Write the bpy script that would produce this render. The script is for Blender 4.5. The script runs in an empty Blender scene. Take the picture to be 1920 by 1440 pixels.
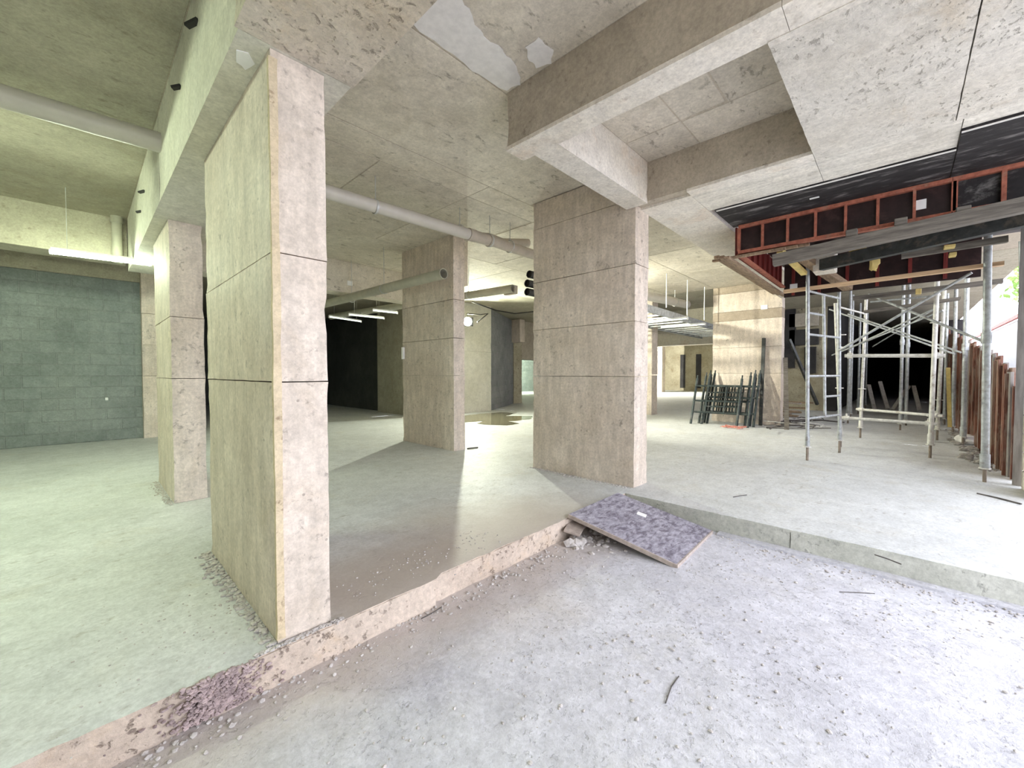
import bpy, bmesh, math, random
from mathutils import Vector, Matrix, noise as mnoise, Quaternion
random.seed(7)
C = bpy.context.scene.collection
S = bpy.context.scene

# ---------------------------------------------------------------- camera, sky, exposure
F_PX, CX, CY, HOR = 767.0, 960.0, 720.0, 700.0
BYAW = math.atan(730 / 767.0)                 # +X lies this far right of the view direction
TILT = math.atan((CY - HOR) / F_PX)
EYE = Vector((0, 0, 1.25))
D = Vector((math.cos(BYAW), math.sin(BYAW), 0))
R = Vector((math.sin(BYAW), -math.cos(BYAW), 0))
Z = Vector((0, 0, 1))
FW = D * math.cos(TILT) - Z * math.sin(TILT)
UP = D * math.sin(TILT) + Z * math.cos(TILT)
cam_d = bpy.data.cameras.new('camera')
cam_d.sensor_width = 36.0
cam_d.lens = F_PX / 1920 * 36.0
cam_d.clip_start = 0.02
cam_d.clip_end = 300
cam = bpy.data.objects.new('camera', cam_d)
C.objects.link(cam)
m = Matrix((R, UP, -FW)).transposed().to_4x4()
m.translation = EYE
cam.matrix_world = m
S.camera = cam

world = bpy.data.worlds.new('overcast_sky')
S.world = world
world.use_nodes = True
wb = world.node_tree.nodes['Background']
wb.inputs[0].default_value = (0.88, 0.90, 1.0, 1)
SKY = 4.45
wb.inputs[1].default_value = SKY

S.view_settings.view_transform = 'Standard'
S.view_settings.look = 'None'
S.view_settings.gamma = 1.0
S.view_settings.use_curve_mapping = False
S.view_settings.exposure = 0.45
S.cycles.max_bounces = 10
S.cycles.diffuse_bounces = 7
S.cycles.sample_clamp_indirect = 8.0
S.cycles.caustics_reflective = False
S.cycles.caustics_refractive = False

pd = bpy.data.lights.new('daylight_portal', 'AREA')   # sampling portal over the open side
pd.shape = 'RECTANGLE'
pd.size = 14.0
pd.size_y = 3.4
pd.cycles.is_portal = True
po = bpy.data.objects.new('daylight_portal', pd)
C.objects.link(po)
po.location = (5.6, -1.72, 1.5)
po.rotation_euler = (math.radians(90), 0, 0)


def at(x, y, X=None, Y=None, Zv=None):
    """the world point seen at a pixel of the 1920x1440 photograph, on a plane X=, Y= or Z="""
    v = R * (x - CX) - UP * (y - CY) + FW * F_PX
    if X is not None:
        return EYE + v * (X / v.x)
    if Y is not None:
        return EYE + v * (Y / v.y)
    return EYE + v * ((Zv - EYE.z) / v.z)


# ---------------------------------------------------------------- materials
def nt(name):
    mt = bpy.data.materials.new(name)
    mt.use_nodes = True
    n = mt.node_tree
    return mt, n, n.nodes['Principled BSDF']


def N(n, t, **kw):
    o = n.nodes.new(t)
    for k, v in kw.items():
        setattr(o, k, v)
    return o


def L(n, a, b):
    n.links.new(a, b)


def math_node(n, op, a, b=None, clamp=False):
    o = N(n, 'ShaderNodeMath', operation=op, use_clamp=clamp)
    for i, v in enumerate((a, b)):
        if v is None:
            continue
        if isinstance(v, (int, float)):
            o.inputs[i].default_value = v
        else:
            L(n, v, o.inputs[i])
    return o.outputs[0]


def mix_col(n, fac, a, b, mode='MIX'):
    o = N(n, 'ShaderNodeMix', data_type='RGBA', blend_type=mode)
    for i, v in ((0, fac), (6, a), (7, b)):
        if isinstance(v, (int, float)):
            o.inputs[i].default_value = v
        elif isinstance(v, tuple):
            o.inputs[i].default_value = (*v, 1) if len(v) == 3 else v
        else:
            L(n, v, o.inputs[i])
    return o.outputs[2]


def noise_tex(n, vec, scale, detail=5, rough=0.6, stretch=None, dist=0):
    if stretch:
        mp = N(n, 'ShaderNodeMapping')
        mp.inputs['Scale'].default_value = stretch
        L(n, vec, mp.inputs['Vector'])
        vec = mp.outputs[0]
    o = N(n, 'ShaderNodeTexNoise')
    o.inputs['Scale'].default_value = scale
    o.inputs['Detail'].default_value = detail
    o.inputs['Roughness'].default_value = rough
    o.inputs['Distortion'].default_value = dist
    L(n, vec, o.inputs['Vector'])
    return o.outputs[0]


def rng(n, v, a, b, lo=0.0, hi=1.0):
    o = N(n, 'ShaderNodeMapRange', interpolation_type='SMOOTHSTEP')
    L(n, v, o.inputs[0])
    o.inputs[1].default_value = a
    o.inputs[2].default_value = b
    o.inputs[3].default_value = lo
    o.inputs[4].default_value = hi
    return o.outputs[0]


def concrete(name, c1, c2, dark=(0.12, 0.10, 0.085), streak=None, flecks=0.55, stain=None, stain_amt=0.4,
             rough=0.85, bump=0.35, pits=0.5, fine=1.0, spec=0.3, fleck_stretch=(1, 1, 1), dirt=None):
    mt, n, bs = nt(name)
    pos = N(n, 'ShaderNodeNewGeometry').outputs['Position']
    oi = N(n, 'ShaderNodeObjectInfo').outputs['Random']
    big = noise_tex(n, pos, 1.1, 6, 0.62)
    col = mix_col(n, rng(n, big, 0.34, 0.66), c1, c2)
    mid = noise_tex(n, pos, 7.0, 8, 0.7)
    col = mix_col(n, 1.0, col, mix_col(n, rng(n, mid, 0.3, 0.7), (0.88, 0.88, 0.875), (1.07, 1.07, 1.065)), 'MULTIPLY')
    if streak:
        st = noise_tex(n, pos, 9.0, 4, 0.6, stretch=streak)
        col = mix_col(n, 0.55, col, mix_col(n, rng(n, st, 0.35, 0.68), (0.80, 0.80, 0.79), (1.12, 1.12, 1.12)), 'MULTIPLY')
    if stain:
        sn = noise_tex(n, pos, 1.9, 7, 0.72, dist=0.6)
        col = mix_col(n, rng(n, sn, 0.52, 0.72, 0, stain_amt), col, stain)
    fl = noise_tex(n, pos, 15.0 * fine, 6, 0.68, stretch=fleck_stretch, dist=0.3)
    msk = rng(n, noise_tex(n, pos, 1.7, 3, 0.5), 0.36, 0.58)
    fm = math_node(n, 'MULTIPLY', rng(n, fl, 0.565, 0.68), math_node(n, 'MULTIPLY', msk, flecks))
    col = mix_col(n, fm, col, dark)
    vo = N(n, 'ShaderNodeTexVoronoi')
    vo.inputs['Scale'].default_value = 16.0
    L(n, pos, vo.inputs['Vector'])
    pm = math_node(n, 'MULTIPLY', rng(n, vo.outputs['Distance'], 0.15, 0.07), rng(n, mid, 0.48, 0.62))
    pm = math_node(n, 'MULTIPLY', pm, pits)
    col = mix_col(n, pm, col, dark)
    gr = noise_tex(n, pos, 38.0, 6, 0.78)
    col = mix_col(n, 1.0, col, mix_col(n, rng(n, gr, 0.25, 0.75), (0.80, 0.80, 0.80), (1.15, 1.15, 1.15)), 'MULTIPLY')
    if dirt:            # trodden dirt lying along the curb line: (y from, y to, colour, amount)
        sp = N(n, 'ShaderNodeSeparateXYZ')
        L(n, pos, sp.inputs[0])
        wob = math_node(n, 'ADD', sp.outputs['Y'], math_node(n, 'MULTIPLY', math_node(n, 'SUBTRACT', big, 0.5), 1.1))
        dm = math_node(n, 'MULTIPLY', rng(n, wob, dirt[0], dirt[1]), rng(n, sp.outputs['X'], 3.9, 2.6))
        if len(dirt) > 4:
            dm = math_node(n, 'MULTIPLY', dm, rng(n, sp.outputs['X'], dirt[4], dirt[5]))
        col = mix_col(n, math_node(n, 'MULTIPLY', dm, dirt[3]), col, dirt[2])
    tone = rng(n, oi, 0.0, 1.0, 0.93, 1.05)
    cmb = N(n, 'ShaderNodeCombineColor')
    for i in range(3):
        L(n, tone, cmb.inputs[i])
    col = mix_col(n, 1.0, col, cmb.outputs[0], 'MULTIPLY')
    L(n, col, bs.inputs['Base Color'])
    bs.inputs['Roughness'].default_value = rough
    bs.inputs['Specular IOR Level'].default_value = spec
    h = math_node(n, 'ADD', math_node(n, 'MULTIPLY', gr, 0.35), math_node(n, 'MULTIPLY', mid, 0.45))
    h = math_node(n, 'SUBTRACT', h, math_node(n, 'MULTIPLY', fm, 1.0))
    h = math_node(n, 'SUBTRACT', h, math_node(n, 'MULTIPLY', pm, 0.8))
    b = N(n, 'ShaderNodeBump')
    b.inputs['Strength'].default_value = bump
    b.inputs['Distance'].default_value = 0.02
    L(n, h, b.inputs['Height'])
    L(n, b.outputs[0], bs.inputs['Normal'])
    return mt


def plain(name, col, rough=0.6, metal=0.0, var=0.2, scale=12.0, dark=None, dark_amt=0.5, dth=(0.52, 0.66), bump=0.1, stretch=None, spec=0.4):
    mt, n, bs = nt(name)
    pos = N(n, 'ShaderNodeNewGeometry').outputs['Position']
    a = noise_tex(n, pos, scale, 6, 0.65, stretch=stretch)
    lo = tuple(c * (1 - var) for c in col)
    hi = tuple(min(1, c * (1 + var)) for c in col)
    c = mix_col(n, rng(n, a, 0.3, 0.7), lo, hi)
    if dark:
        d = noise_tex(n, pos, scale * 0.7, 7, 0.7, stretch=stretch, dist=0.4)
        c = mix_col(n, rng(n, d, dth[0], dth[1], 0, dark_amt), c, dark)
    L(n, c, bs.inputs['Base Color'])
    bs.inputs['Roughness'].default_value = rough
    bs.inputs['Metallic'].default_value = metal
    bs.inputs['Specular IOR Level'].default_value = spec
    b = N(n, 'ShaderNodeBump')
    b.inputs['Strength'].default_value = bump
    b.inputs['Distance'].default_value = 0.01
    L(n, a, b.inputs['Height'])
    L(n, b.outputs[0], bs.inputs['Normal'])
    return mt


def glow(name, col, strength):
    mt, n, bs = nt(name)
    bs.inputs['Base Color'].default_value = (0.9, 0.9, 0.9, 1)
    bs.inputs['Emission Color'].default_value = (*col, 1)
    bs.inputs['Emission Strength'].default_value = strength
    return mt


FL = (0.86, 1.0, 0.72)        # greenish fluorescent light
M = {}
M['pillar'] = concrete('pillar_concrete', (0.605, 0.52, 0.44), (0.685, 0.605, 0.53), streak=(1.6, 1.6, 0.25), flecks=0.5,
                       stain=(0.52, 0.41, 0.29), stain_amt=0.28, rough=0.62, bump=0.22, pits=0.55)
M['shadow_band'] = concrete('pillar_shadow_band', (0.36, 0.30, 0.235), (0.40, 0.335, 0.26), flecks=0.3)  # brown tone stands in for shadow bands cast on the pillar
M['rough_soffit'] = concrete('rough_soffit_concrete', (0.62, 0.54, 0.43), (0.68, 0.62, 0.53), dark=(0.24, 0.185, 0.13), flecks=0.42,
                             stain=(0.52, 0.37, 0.21), stain_amt=0.55, bump=0.9, pits=0.4, fine=1.5)
M['block_soffit'] = concrete('pale_rough_soffit', (0.70, 0.655, 0.58), (0.77, 0.735, 0.67), dark=(0.34, 0.29, 0.23), flecks=0.32,
                             stain=(0.60, 0.47, 0.31), stain_amt=0.35, bump=1.0, pits=0.3, fine=1.9, fleck_stretch=(0.6, 1, 1))
M['slab'] = concrete('slab_soffit_concrete', (0.57, 0.52, 0.435), (0.66, 0.61, 0.525), dark=(0.16, 0.135, 0.10), flecks=0.6,
                     stain=(0.43, 0.37, 0.27), stain_amt=0.4, bump=0.35, pits=0.4, fine=0.9, fleck_stretch=(0.5, 1.0, 1))
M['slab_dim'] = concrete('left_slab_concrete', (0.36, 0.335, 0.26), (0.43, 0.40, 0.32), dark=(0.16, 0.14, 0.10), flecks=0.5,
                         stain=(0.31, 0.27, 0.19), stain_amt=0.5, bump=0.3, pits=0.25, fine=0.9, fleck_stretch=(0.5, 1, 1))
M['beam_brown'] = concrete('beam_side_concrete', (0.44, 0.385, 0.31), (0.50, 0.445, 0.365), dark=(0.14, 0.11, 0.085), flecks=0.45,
                           bump=0.2, pits=0.35)  # darker brown on the beam sides stands for the weak side light
M['beam_pale'] = concrete('pale_beam_concrete', (0.70, 0.65, 0.57), (0.76, 0.72, 0.66), dark=(0.33, 0.26, 0.2), flecks=0.35,
                          stain=(0.62, 0.48, 0.36), stain_amt=0.45, bump=0.3, pits=0.3)
M['beam_smooth'] = concrete('smooth_beam_concrete', (0.60, 0.58, 0.49), (0.67, 0.65, 0.57), flecks=0.22, pits=0.25, bump=0.15, rough=0.7)
M['board_soffit'] = concrete('board_marked_soffit', (0.66, 0.62, 0.55), (0.74, 0.71, 0.65), streak=(2.4, 0.18, 1), flecks=0.35,
                             dark=(0.25, 0.2, 0.15), bump=0.4, pits=0.2)
M['floor'] = concrete('dusty_floor_concrete', (0.60, 0.615, 0.62), (0.68, 0.695, 0.70), dark=(0.33, 0.31, 0.27), flecks=0.5,
                      stain=(0.55, 0.52, 0.45), stain_amt=0.4, bump=0.35, pits=0.3, rough=0.55, fleck_stretch=(0.55, 1.0, 1),
                      dirt=(3.4, 2.3, (0.46, 0.385, 0.315), 0.75, 0.5, 1.0))
M['low_floor'] = concrete('dusty_lower_floor', (0.555, 0.555, 0.60), (0.62, 0.62, 0.67), dark=(0.38, 0.37, 0.39), flecks=0.22,
                          stain=(0.60, 0.585, 0.58), stain_amt=0.45, bump=0.75, pits=0.35, rough=0.9, fine=2.2, dirt=(1.35, 2.0, (0.50, 0.43, 0.375), 0.7))
M['curb_pink'] = concrete('pink_curb_concrete', (0.55, 0.45, 0.37), (0.64, 0.545, 0.46), dark=(0.27, 0.19, 0.16), flecks=0.7,
                          stain=(0.60, 0.44, 0.28), stain_amt=0.5, bump=0.8, fine=1.3)
M['curb_grey'] = concrete('grey_curb_concrete', (0.46, 0.47, 0.415), (0.55, 0.555, 0.50), dark=(0.16, 0.16, 0.15), flecks=0.5,
                          stain=(0.40, 0.41, 0.36), stain_amt=0.5, bump=0.4, fine=1.1)
M['block'] = concrete('grey_block', (0.225, 0.255, 0.245), (0.285, 0.315, 0.30), dark=(0.13, 0.14, 0.135), flecks=0.4, bump=0.6, fine=2.5,
                      pits=0.4, rough=0.95)
M['mortar'] = concrete('grey_mortar', (0.26, 0.285, 0.275), (0.33, 0.355, 0.34), dark=(0.16, 0.17, 0.165), flecks=0.3, bump=0.6, rough=0.95)
M['dark_block'] = concrete('dark_block_wall', (0.20, 0.205, 0.215), (0.26, 0.265, 0.27), dark=(0.1, 0.1, 0.1), flecks=0.3, bump=0.5)
M['dark_wall'] = concrete('unlit_room_wall', (0.05, 0.052, 0.05), (0.075, 0.076, 0.07), dark=(0.02, 0.02, 0.02), flecks=0.3)  # the room's lack of light is put into this wall colour
M['tunnel'] = concrete('unlit_tunnel_wall', (0.035, 0.034, 0.036), (0.055, 0.053, 0.055), dark=(0.01, 0.01, 0.01), flecks=0.4)  # near-black base colour carries the shade of the tunnel
M['back_wall'] = concrete('back_wall_concrete', (0.34, 0.305, 0.22), (0.44, 0.40, 0.30), dark=(0.06, 0.045, 0.03), flecks=0.9,
                          stain=(0.22, 0.17, 0.10), stain_amt=0.6, bump=0.3)
M['white_wall'] = concrete('white_garden_wall', (0.78, 0.79, 0.80), (0.84, 0.85, 0.86), dark=(0.45, 0.46, 0.47), flecks=0.5, bump=0.2)
M['plaster'] = plain('white_plaster', (0.72, 0.70, 0.68), 0.8, var=0.08, scale=14)
M['pvc'] = plain('grey_pvc', (0.52, 0.49, 0.44), 0.38, var=0.06, scale=4)
M['pvc_joint'] = plain('grey_pvc_fitting', (0.44, 0.39, 0.33), 0.45, var=0.1, scale=6)
M['dull_pipe'] = plain('dusty_pipe', (0.40, 0.385, 0.31), 0.55, var=0.1, scale=5)
M['black'] = plain('black_plastic', (0.018, 0.017, 0.017), 0.6, var=0.2)
M['galv'] = plain('galvanised_steel', (0.40, 0.42, 0.43), 0.5, metal=0.35, var=0.22, scale=16, dark=(0.20, 0.16, 0.12), dark_amt=0.6, dth=(0.5, 0.7))
M['galv_white'] = plain('dusty_galvanised_steel', (0.60, 0.59, 0.55), 0.6, metal=0.15, var=0.18, scale=15, dark=(0.24, 0.16, 0.10), dark_amt=0.6, dth=(0.55, 0.7))
M['rod'] = plain('zinc_rod', (0.52, 0.53, 0.52), 0.45, metal=0.5, var=0.1)
M['dark_steel'] = plain('dark_steel', (0.055, 0.06, 0.06), 0.5, metal=0.3, var=0.3, scale=10, dark=(0.16, 0.14, 0.11), dark_amt=0.6)
M['teal_steel'] = plain('teal_painted_steel', (0.03, 0.043, 0.043), 0.5, metal=0.1, var=0.35, scale=12, dark=(0.17, 0.165, 0.15), dark_amt=0.55)
M['red_steel'] = plain('red_form_steel', (0.36, 0.12, 0.075), 0.7, var=0.3, scale=18, dark=(0.34, 0.20, 0.14), dark_amt=0.6)
M['red_ply'] = plain('red_form_back', (0.16, 0.022, 0.018), 0.65, var=0.35, scale=7, stretch=(5, 5, 0.5))
M['film_ply'] = plain('dark_film_plywood', (0.022, 0.010, 0.010), 0.45, var=0.4, scale=8, dark=(0.06, 0.03, 0.028), dark_amt=0.6)
M['black_ply'] = plain('black_form_soffit', (0.018, 0.016, 0.017), 0.75, var=0.4, scale=7, dark=(0.36, 0.34, 0.33), dark_amt=0.7, dth=(0.50, 0.74), stretch=(2.4, 0.6, 1))
M['old_timber'] = plain('weathered_timber', (0.145, 0.13, 0.11), 0.8, var=0.35, scale=6, stretch=(6, 0.6, 6), dark=(0.07, 0.06, 0.05), dark_amt=0.6)
M['brown_timber'] = plain('brown_timber', (0.27, 0.19, 0.125), 0.8, var=0.3, scale=6, stretch=(1, 6, 6), dark=(0.12, 0.08, 0.05), dark_amt=0.6)
M['new_timber'] = plain('new_pine', (0.62, 0.43, 0.26), 0.65, var=0.15, scale=6, stretch=(6, 0.5, 6), dark=(0.48, 0.30, 0.16), dark_amt=0.5)
M['yellow'] = plain('yellow_timber', (0.58, 0.45, 0.17), 0.6, var=0.15)
M['jack'] = plain('worn_jack_steel', (0.22, 0.18, 0.145), 0.6, metal=0.2, var=0.25, scale=14)
M['strip'] = concrete('yellowed_edge_strip', (0.58, 0.47, 0.31), (0.64, 0.54, 0.38), dark=(0.24, 0.16, 0.10), flecks=0.8, fine=1.5)
M['rust'] = plain('rusty_sheet', (0.19, 0.08, 0.055), 0.75, var=0.4, scale=6, stretch=(3, 3, 0.4), dark=(0.33, 0.25, 0.20), dark_amt=0.8, dth=(0.46, 0.6))
M['greyboard'] = plain('grey_board', (0.30, 0.28, 0.265), 0.8, var=0.25, scale=5, stretch=(4, 4, 0.5))
M['paper'] = plain('white_paper', (0.85, 0.85, 0.84), 0.7, var=0.04)
M['panel_film'] = plain('scuffed_panel_film', (0.34, 0.325, 0.385), 0.55, var=0.3, scale=16, stretch=(1, 2.2, 1), dark=(0.12, 0.105, 0.14), dark_amt=0.9, dth=(0.46, 0.62))
M['panel_edge'] = plain('panel_edge_ply', (0.40, 0.34, 0.30), 0.7, var=0.2, scale=20)
M['gravel'] = plain('pale_gravel', (0.50, 0.47, 0.45), 0.9, var=0.18, scale=30)
M['aggregate'] = plain('purple_aggregate', (0.36, 0.285, 0.28), 0.9, var=0.35, scale=30)
M['scrap'] = plain('rusty_scrap', (0.10, 0.09, 0.085), 0.7, metal=0.2, var=0.5, scale=8)
M['net'] = plain('orange_net', (0.62, 0.26, 0.21), 0.7, var=0.2)
M['tile'] = plain('red_roof_tile', (0.30, 0.085, 0.065), 0.7, var=0.2, scale=9)
M['leaf'] = plain('green_leaf', (0.22, 0.36, 0.09), 0.6, var=0.4, scale=9)
M['earth'] = plain('pale_earth', (0.55, 0.53, 0.50), 0.95, var=0.2, scale=3)
M['tube'] = glow('fluorescent_tube', FL, 390.0)
M['tube_wall'] = glow('wall_fluorescent_tube', FL, 170.0)
M['tube_soft'] = glow('distant_fluorescent_tube', (0.90, 1.0, 0.86), 1.3)
M['led'] = glow('flood_lamp_lens', (0.95, 1.0, 0.84), 160.0)


def puddle_mat():
    mt, n, bs = nt('puddle_water')
    bs.inputs['Base Color'].default_value = (0.20, 0.18, 0.11, 1)
    bs.inputs['Roughness'].default_value = 0.06
    bs.inputs['Specular IOR Level'].default_value = 0.6
    return mt


M['water'] = puddle_mat()


# ---------------------------------------------------------------- mesh helpers
class MB:
    def __init__(self):
        self.v, self.f = [], []

    def add(self, vs, fs):
        o = len(self.v)
        self.v += [tuple(p) for p in vs]
        self.f += [tuple(i + o for i in f) for f in fs]
        return self

    def box(self, x0, x1, y0, y1, z0, z1, ch=0.0):
        if ch <= 0:
            vs = [(x, y, z) for z in (z0, z1) for y in (y0, y1) for x in (x0, x1)]
            return self.add(vs, [(0, 2, 3, 1), (4, 5, 7, 6), (0, 1, 5, 4), (2, 6, 7, 3), (0, 4, 6, 2), (1, 3, 7, 5)])
        bm = bmesh.new()
        bmesh.ops.create_cube(bm, size=1)
        for p in bm.verts:
            p.co = Vector(((x0 + x1) / 2 + p.co.x * (x1 - x0), (y0 + y1) / 2 + p.co.y * (y1 - y0), (z0 + z1) / 2 + p.co.z * (z1 - z0)))
        bmesh.ops.bevel(bm, geom=bm.edges[:], offset=ch, segments=1, affect='EDGES')
        return self.bm(bm)

    def bm(self, bm):
        bm.verts.ensure_lookup_table()
        bm.verts.index_update()
        self.add([p.co.copy() for p in bm.verts], [[p.index for p in f.verts] for f in bm.faces])
        bm.free()
        return self

    def beam(self, a, b, w, h, up=Z):
        """square bar from a to b, w wide and h high"""
        a, b = Vector(a), Vector(b)
        d = (b - a).normalized()
        s = d.cross(up)
        if s.length < 1e-4:
            s = d.cross(Vector((1, 0, 0)))
        s.normalize()
        u = s.cross(d)
        vs = [p + s * i * w / 2 + u * j * h / 2 for p in (a, b) for i, j in ((-1, -1), (1, -1), (1, 1), (-1, 1))]
        return self.add(vs, [(0, 1, 2, 3), (7, 6, 5, 4), (0, 4, 5, 1), (1, 5, 6, 2), (2, 6, 7, 3), (3, 7, 4, 0)])

    def tube(self, pts, r, seg=10, caps=True, rs=None):
        pts = [Vector(p) for p in pts]
        vs, fs = [], []
        for i, p in enumerate(pts):
            d = (pts[min(i + 1, len(pts) - 1)] - pts[max(i - 1, 0)]).normalized()
            s = d.cross(Z)
            if s.length < 1e-3:
                s = d.cross(Vector((1, 0, 0)))
            s.normalize()
            u = s.cross(d)
            rr = rs[i] if rs else r
            for k in range(seg):
                t = 2 * math.pi * k / seg
                vs.append(p + s * math.cos(t) * rr + u * math.sin(t) * rr)
        for i in range(len(pts) - 1):
            for k in range(seg):
                a, b = i * seg + k, i * seg + (k + 1) % seg
                fs.append((a, b, b + seg, a + seg))
        if caps:
            fs.append(tuple(range(seg))[::-1])
            fs.append(tuple(range((len(pts) - 1) * seg, len(pts) * seg)))
        return self.add(vs, fs)

    def hollow(self, a, b, r, ri, seg=20):
        """open pipe with a wall thickness"""
        a, b = Vector(a), Vector(b)
        d = (b - a).normalized()
        s = d.cross(Z).normalized()
        u = s.cross(d)
        vs = []
        for p, rr in ((a, r), (b, r), (b, ri), (a, ri)):
            for k in range(seg):
                t = 2 * math.pi * k / seg
                vs.append(p + s * math.cos(t) * rr + u * math.sin(t) * rr)
        fs = []
        for q in range(4):
            for k in range(seg):
                i, j = q * seg + k, q * seg + (k + 1) % seg
                i2, j2 = ((q + 1) % 4) * seg + k, ((q + 1) % 4) * seg + (k + 1) % seg
                fs.append((i, j, j2, i2))
        return self.add(vs, fs)

    def ball(self, c, r, sub=1, sq=(1, 1, 1), jit=0.0):
        bm = bmesh.new()
        bmesh.ops.create_icosphere(bm, subdivisions=sub, radius=1)
        for p in bm.verts:
            k = 1 + random.uniform(-jit, jit)
            p.co = Vector((c[0] + p.co.x * r * sq[0] * k, c[1] + p.co.y * r * sq[1] * k, c[2] + p.co.z * r * sq[2] * k))
        return self.bm(bm)

    def build(self, name, mat, parent=None, smooth=False, kind=None):
        me = bpy.data.meshes.new(name)
        off = Vector((0, 0, 0))
        if parent is not None:
            p = parent
            while p is not None:
                off += p.location
                p = p.parent
        me.from_pydata([tuple(Vector(p) - off) for p in self.v], [], self.f)
        me.validate()
        bm = bmesh.new()
        bm.from_mesh(me)
        bmesh.ops.recalc_face_normals(bm, faces=bm.faces)
        if smooth:
            for e in bm.edges:
                if len(e.link_faces) == 2 and e.calc_face_angle(0) > 0.75:
                    e.smooth = False
            for f in bm.faces:
                f.smooth = True
        bm.to_mesh(me)
        bm.free()
        me.materials.append(mat)
        o = bpy.data.objects.new(name, me)
        C.objects.link(o)
        if parent is not None:
            o.parent = parent
        if kind:
            o['kind'] = kind
        return o


def thing(name, label, cat, loc, group=None):
    o = bpy.data.objects.new(name, None)
    o.empty_display_size = 0.1
    C.objects.link(o)
    o.location = loc
    o['label'] = label
    o['category'] = cat
    if group:
        o['group'] = group
    return o


def tag(o, label, cat, group=None):
    o['label'] = label
    o['category'] = cat
    if group:
        o['group'] = group
    return o


def part_label(o, t):
    o['label'] = t
    return o


def structure(name, loc=(0, 0, 0)):
    o = bpy.data.objects.new(name, None)
    o.empty_display_size = 0.1
    C.objects.link(o)
    o.location = loc
    o['kind'] = 'structure'
    return o


def dup(src, loc=None, parent=None):
    c = src.copy()
    C.objects.link(c)
    if parent is not None:
        c.parent = parent
    if loc is not None:
        c.location = loc
    for ch in list(src.children):
        dup(ch, None, c)
    return c


def rough_box(x0, x1, y0, y1, z0, z1, step=0.09, amp=0.003, edge=0.010, seed=0.0, jz=0.2):
    """cast concrete block: gridded faces, slightly wavy, with worn and chipped arrises"""
    lim = ((x0, x1), (y0, y1), (z0, z1))
    ns = [max(1, min(70, int(round((b - a) / step)))) for a, b in lim]
    coords = [[a + (b - a) * i / k for i in range(k + 1)] for (a, b), k in zip(lim, ns)]
    idx, vs, fs = {}, [], []

    def vert(i, j, k):
        key = (i, j, k)
        if key not in idx:
            p = Vector((coords[0][i], coords[1][j], coords[2][k]))
            q = p * 3.1 + Vector((seed, seed * 1.7, 0))
            w = mnoise.noise_vector(q) * amp + mnoise.noise_vector(q * 4.3) * amp * 0.6
            ext = [i in (0, ns[0]), j in (0, ns[1]), k in (0, ns[2])]
            if sum(ext) >= 2:
                c = edge * (0.35 + 1.3 * max(0, mnoise.noise(p * 9.0 + Vector((seed, 3, 1)))) + 1.0 * max(0, mnoise.noise(p * 2.3)))
                for ax, n_ in enumerate((i, j, k)):
                    if ext[ax]:
                        cc = c if not ext[2] else (c * jz)
                        w[ax] = w[ax] * (0.5 if not ext[2] else 0.1) + (cc if n_ == 0 else -cc)
            idx[key] = len(vs)
            vs.append(p + w)
        return idx[key]
    for ax in range(3):
        o1, o2 = [a for a in range(3) if a != ax]
        for end in (0, ns[ax]):
            for a in range(ns[o1]):
                for b in range(ns[o2]):
                    q = []
                    for da, db in ((0, 0), (1, 0), (1, 1), (0, 1)):
                        t = [0, 0, 0]
                        t[ax], t[o1], t[o2] = end, a + da, b + db
                        q.append(vert(*t))
                    fs.append(tuple(q))
    return MB().add(vs, fs)


def pillar(x0, x1, y0, y1, levels, label, mats=None, seed=0.0, step=0.09):
    t = thing('concrete_pillar', label, 'pillar', ((x0 + x1) / 2, (y0 + y1) / 2, 0))
    for i in range(len(levels) - 1):
        mt = (mats or {}).get(i, M['pillar'])
        g = 0.0015 if i else -0.0
        top = levels[i + 1] - 0.0015
        s = (random.uniform(-0.003, 0.003), random.uniform(-0.003, 0.003)) if i else (0, 0)
        rough_box(x0 + s[0], x1 + s[0], y0 + s[1], y1 + s[1], levels[i] + g, top, step, 0.0025, 0.009, seed + i, 0.3).build('concrete_lift', mt, t, smooth=True)
    return t


def grid_surface(x0, x1, y0, y1, z, step, amp, rough=0.5):
    nx, ny = max(1, int((x1 - x0) / step)), max(1, int((y1 - y0) / step))
    vs, fs = [], []
    for j in range(ny + 1):
        for i in range(nx + 1):
            x, y = x0 + (x1 - x0) * i / nx, y0 + (y1 - y0) * j / ny
            h = amp * mnoise.noise(Vector((x * 0.9, y * 0.9, 1.3))) + amp * rough * mnoise.noise(Vector((x * 4.1, y * 4.1, 7.7)))
            h += amp * rough * 0.5 * mnoise.noise(Vector((x * 11, y * 11, 2.7)))
            vs.append((x, y, z + h))
    for j in range(ny):
        for i in range(nx):
            a = j * (nx + 1) + i
            fs.append((a, a + 1, a + nx + 2, a + nx + 1))
    return vs, fs


# ---------------------------------------------------------------- floors and curbs
fl = MB()
fl.add(*grid_surface(-7, 3.92, -2.6, 2.12, -0.17, 0.035, 0.006, 0.9))
fl.build('floor', M['low_floor'], smooth=True, kind='structure')
fr = MB()
lips = {'y': MB(), 'x': MB()}


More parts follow.
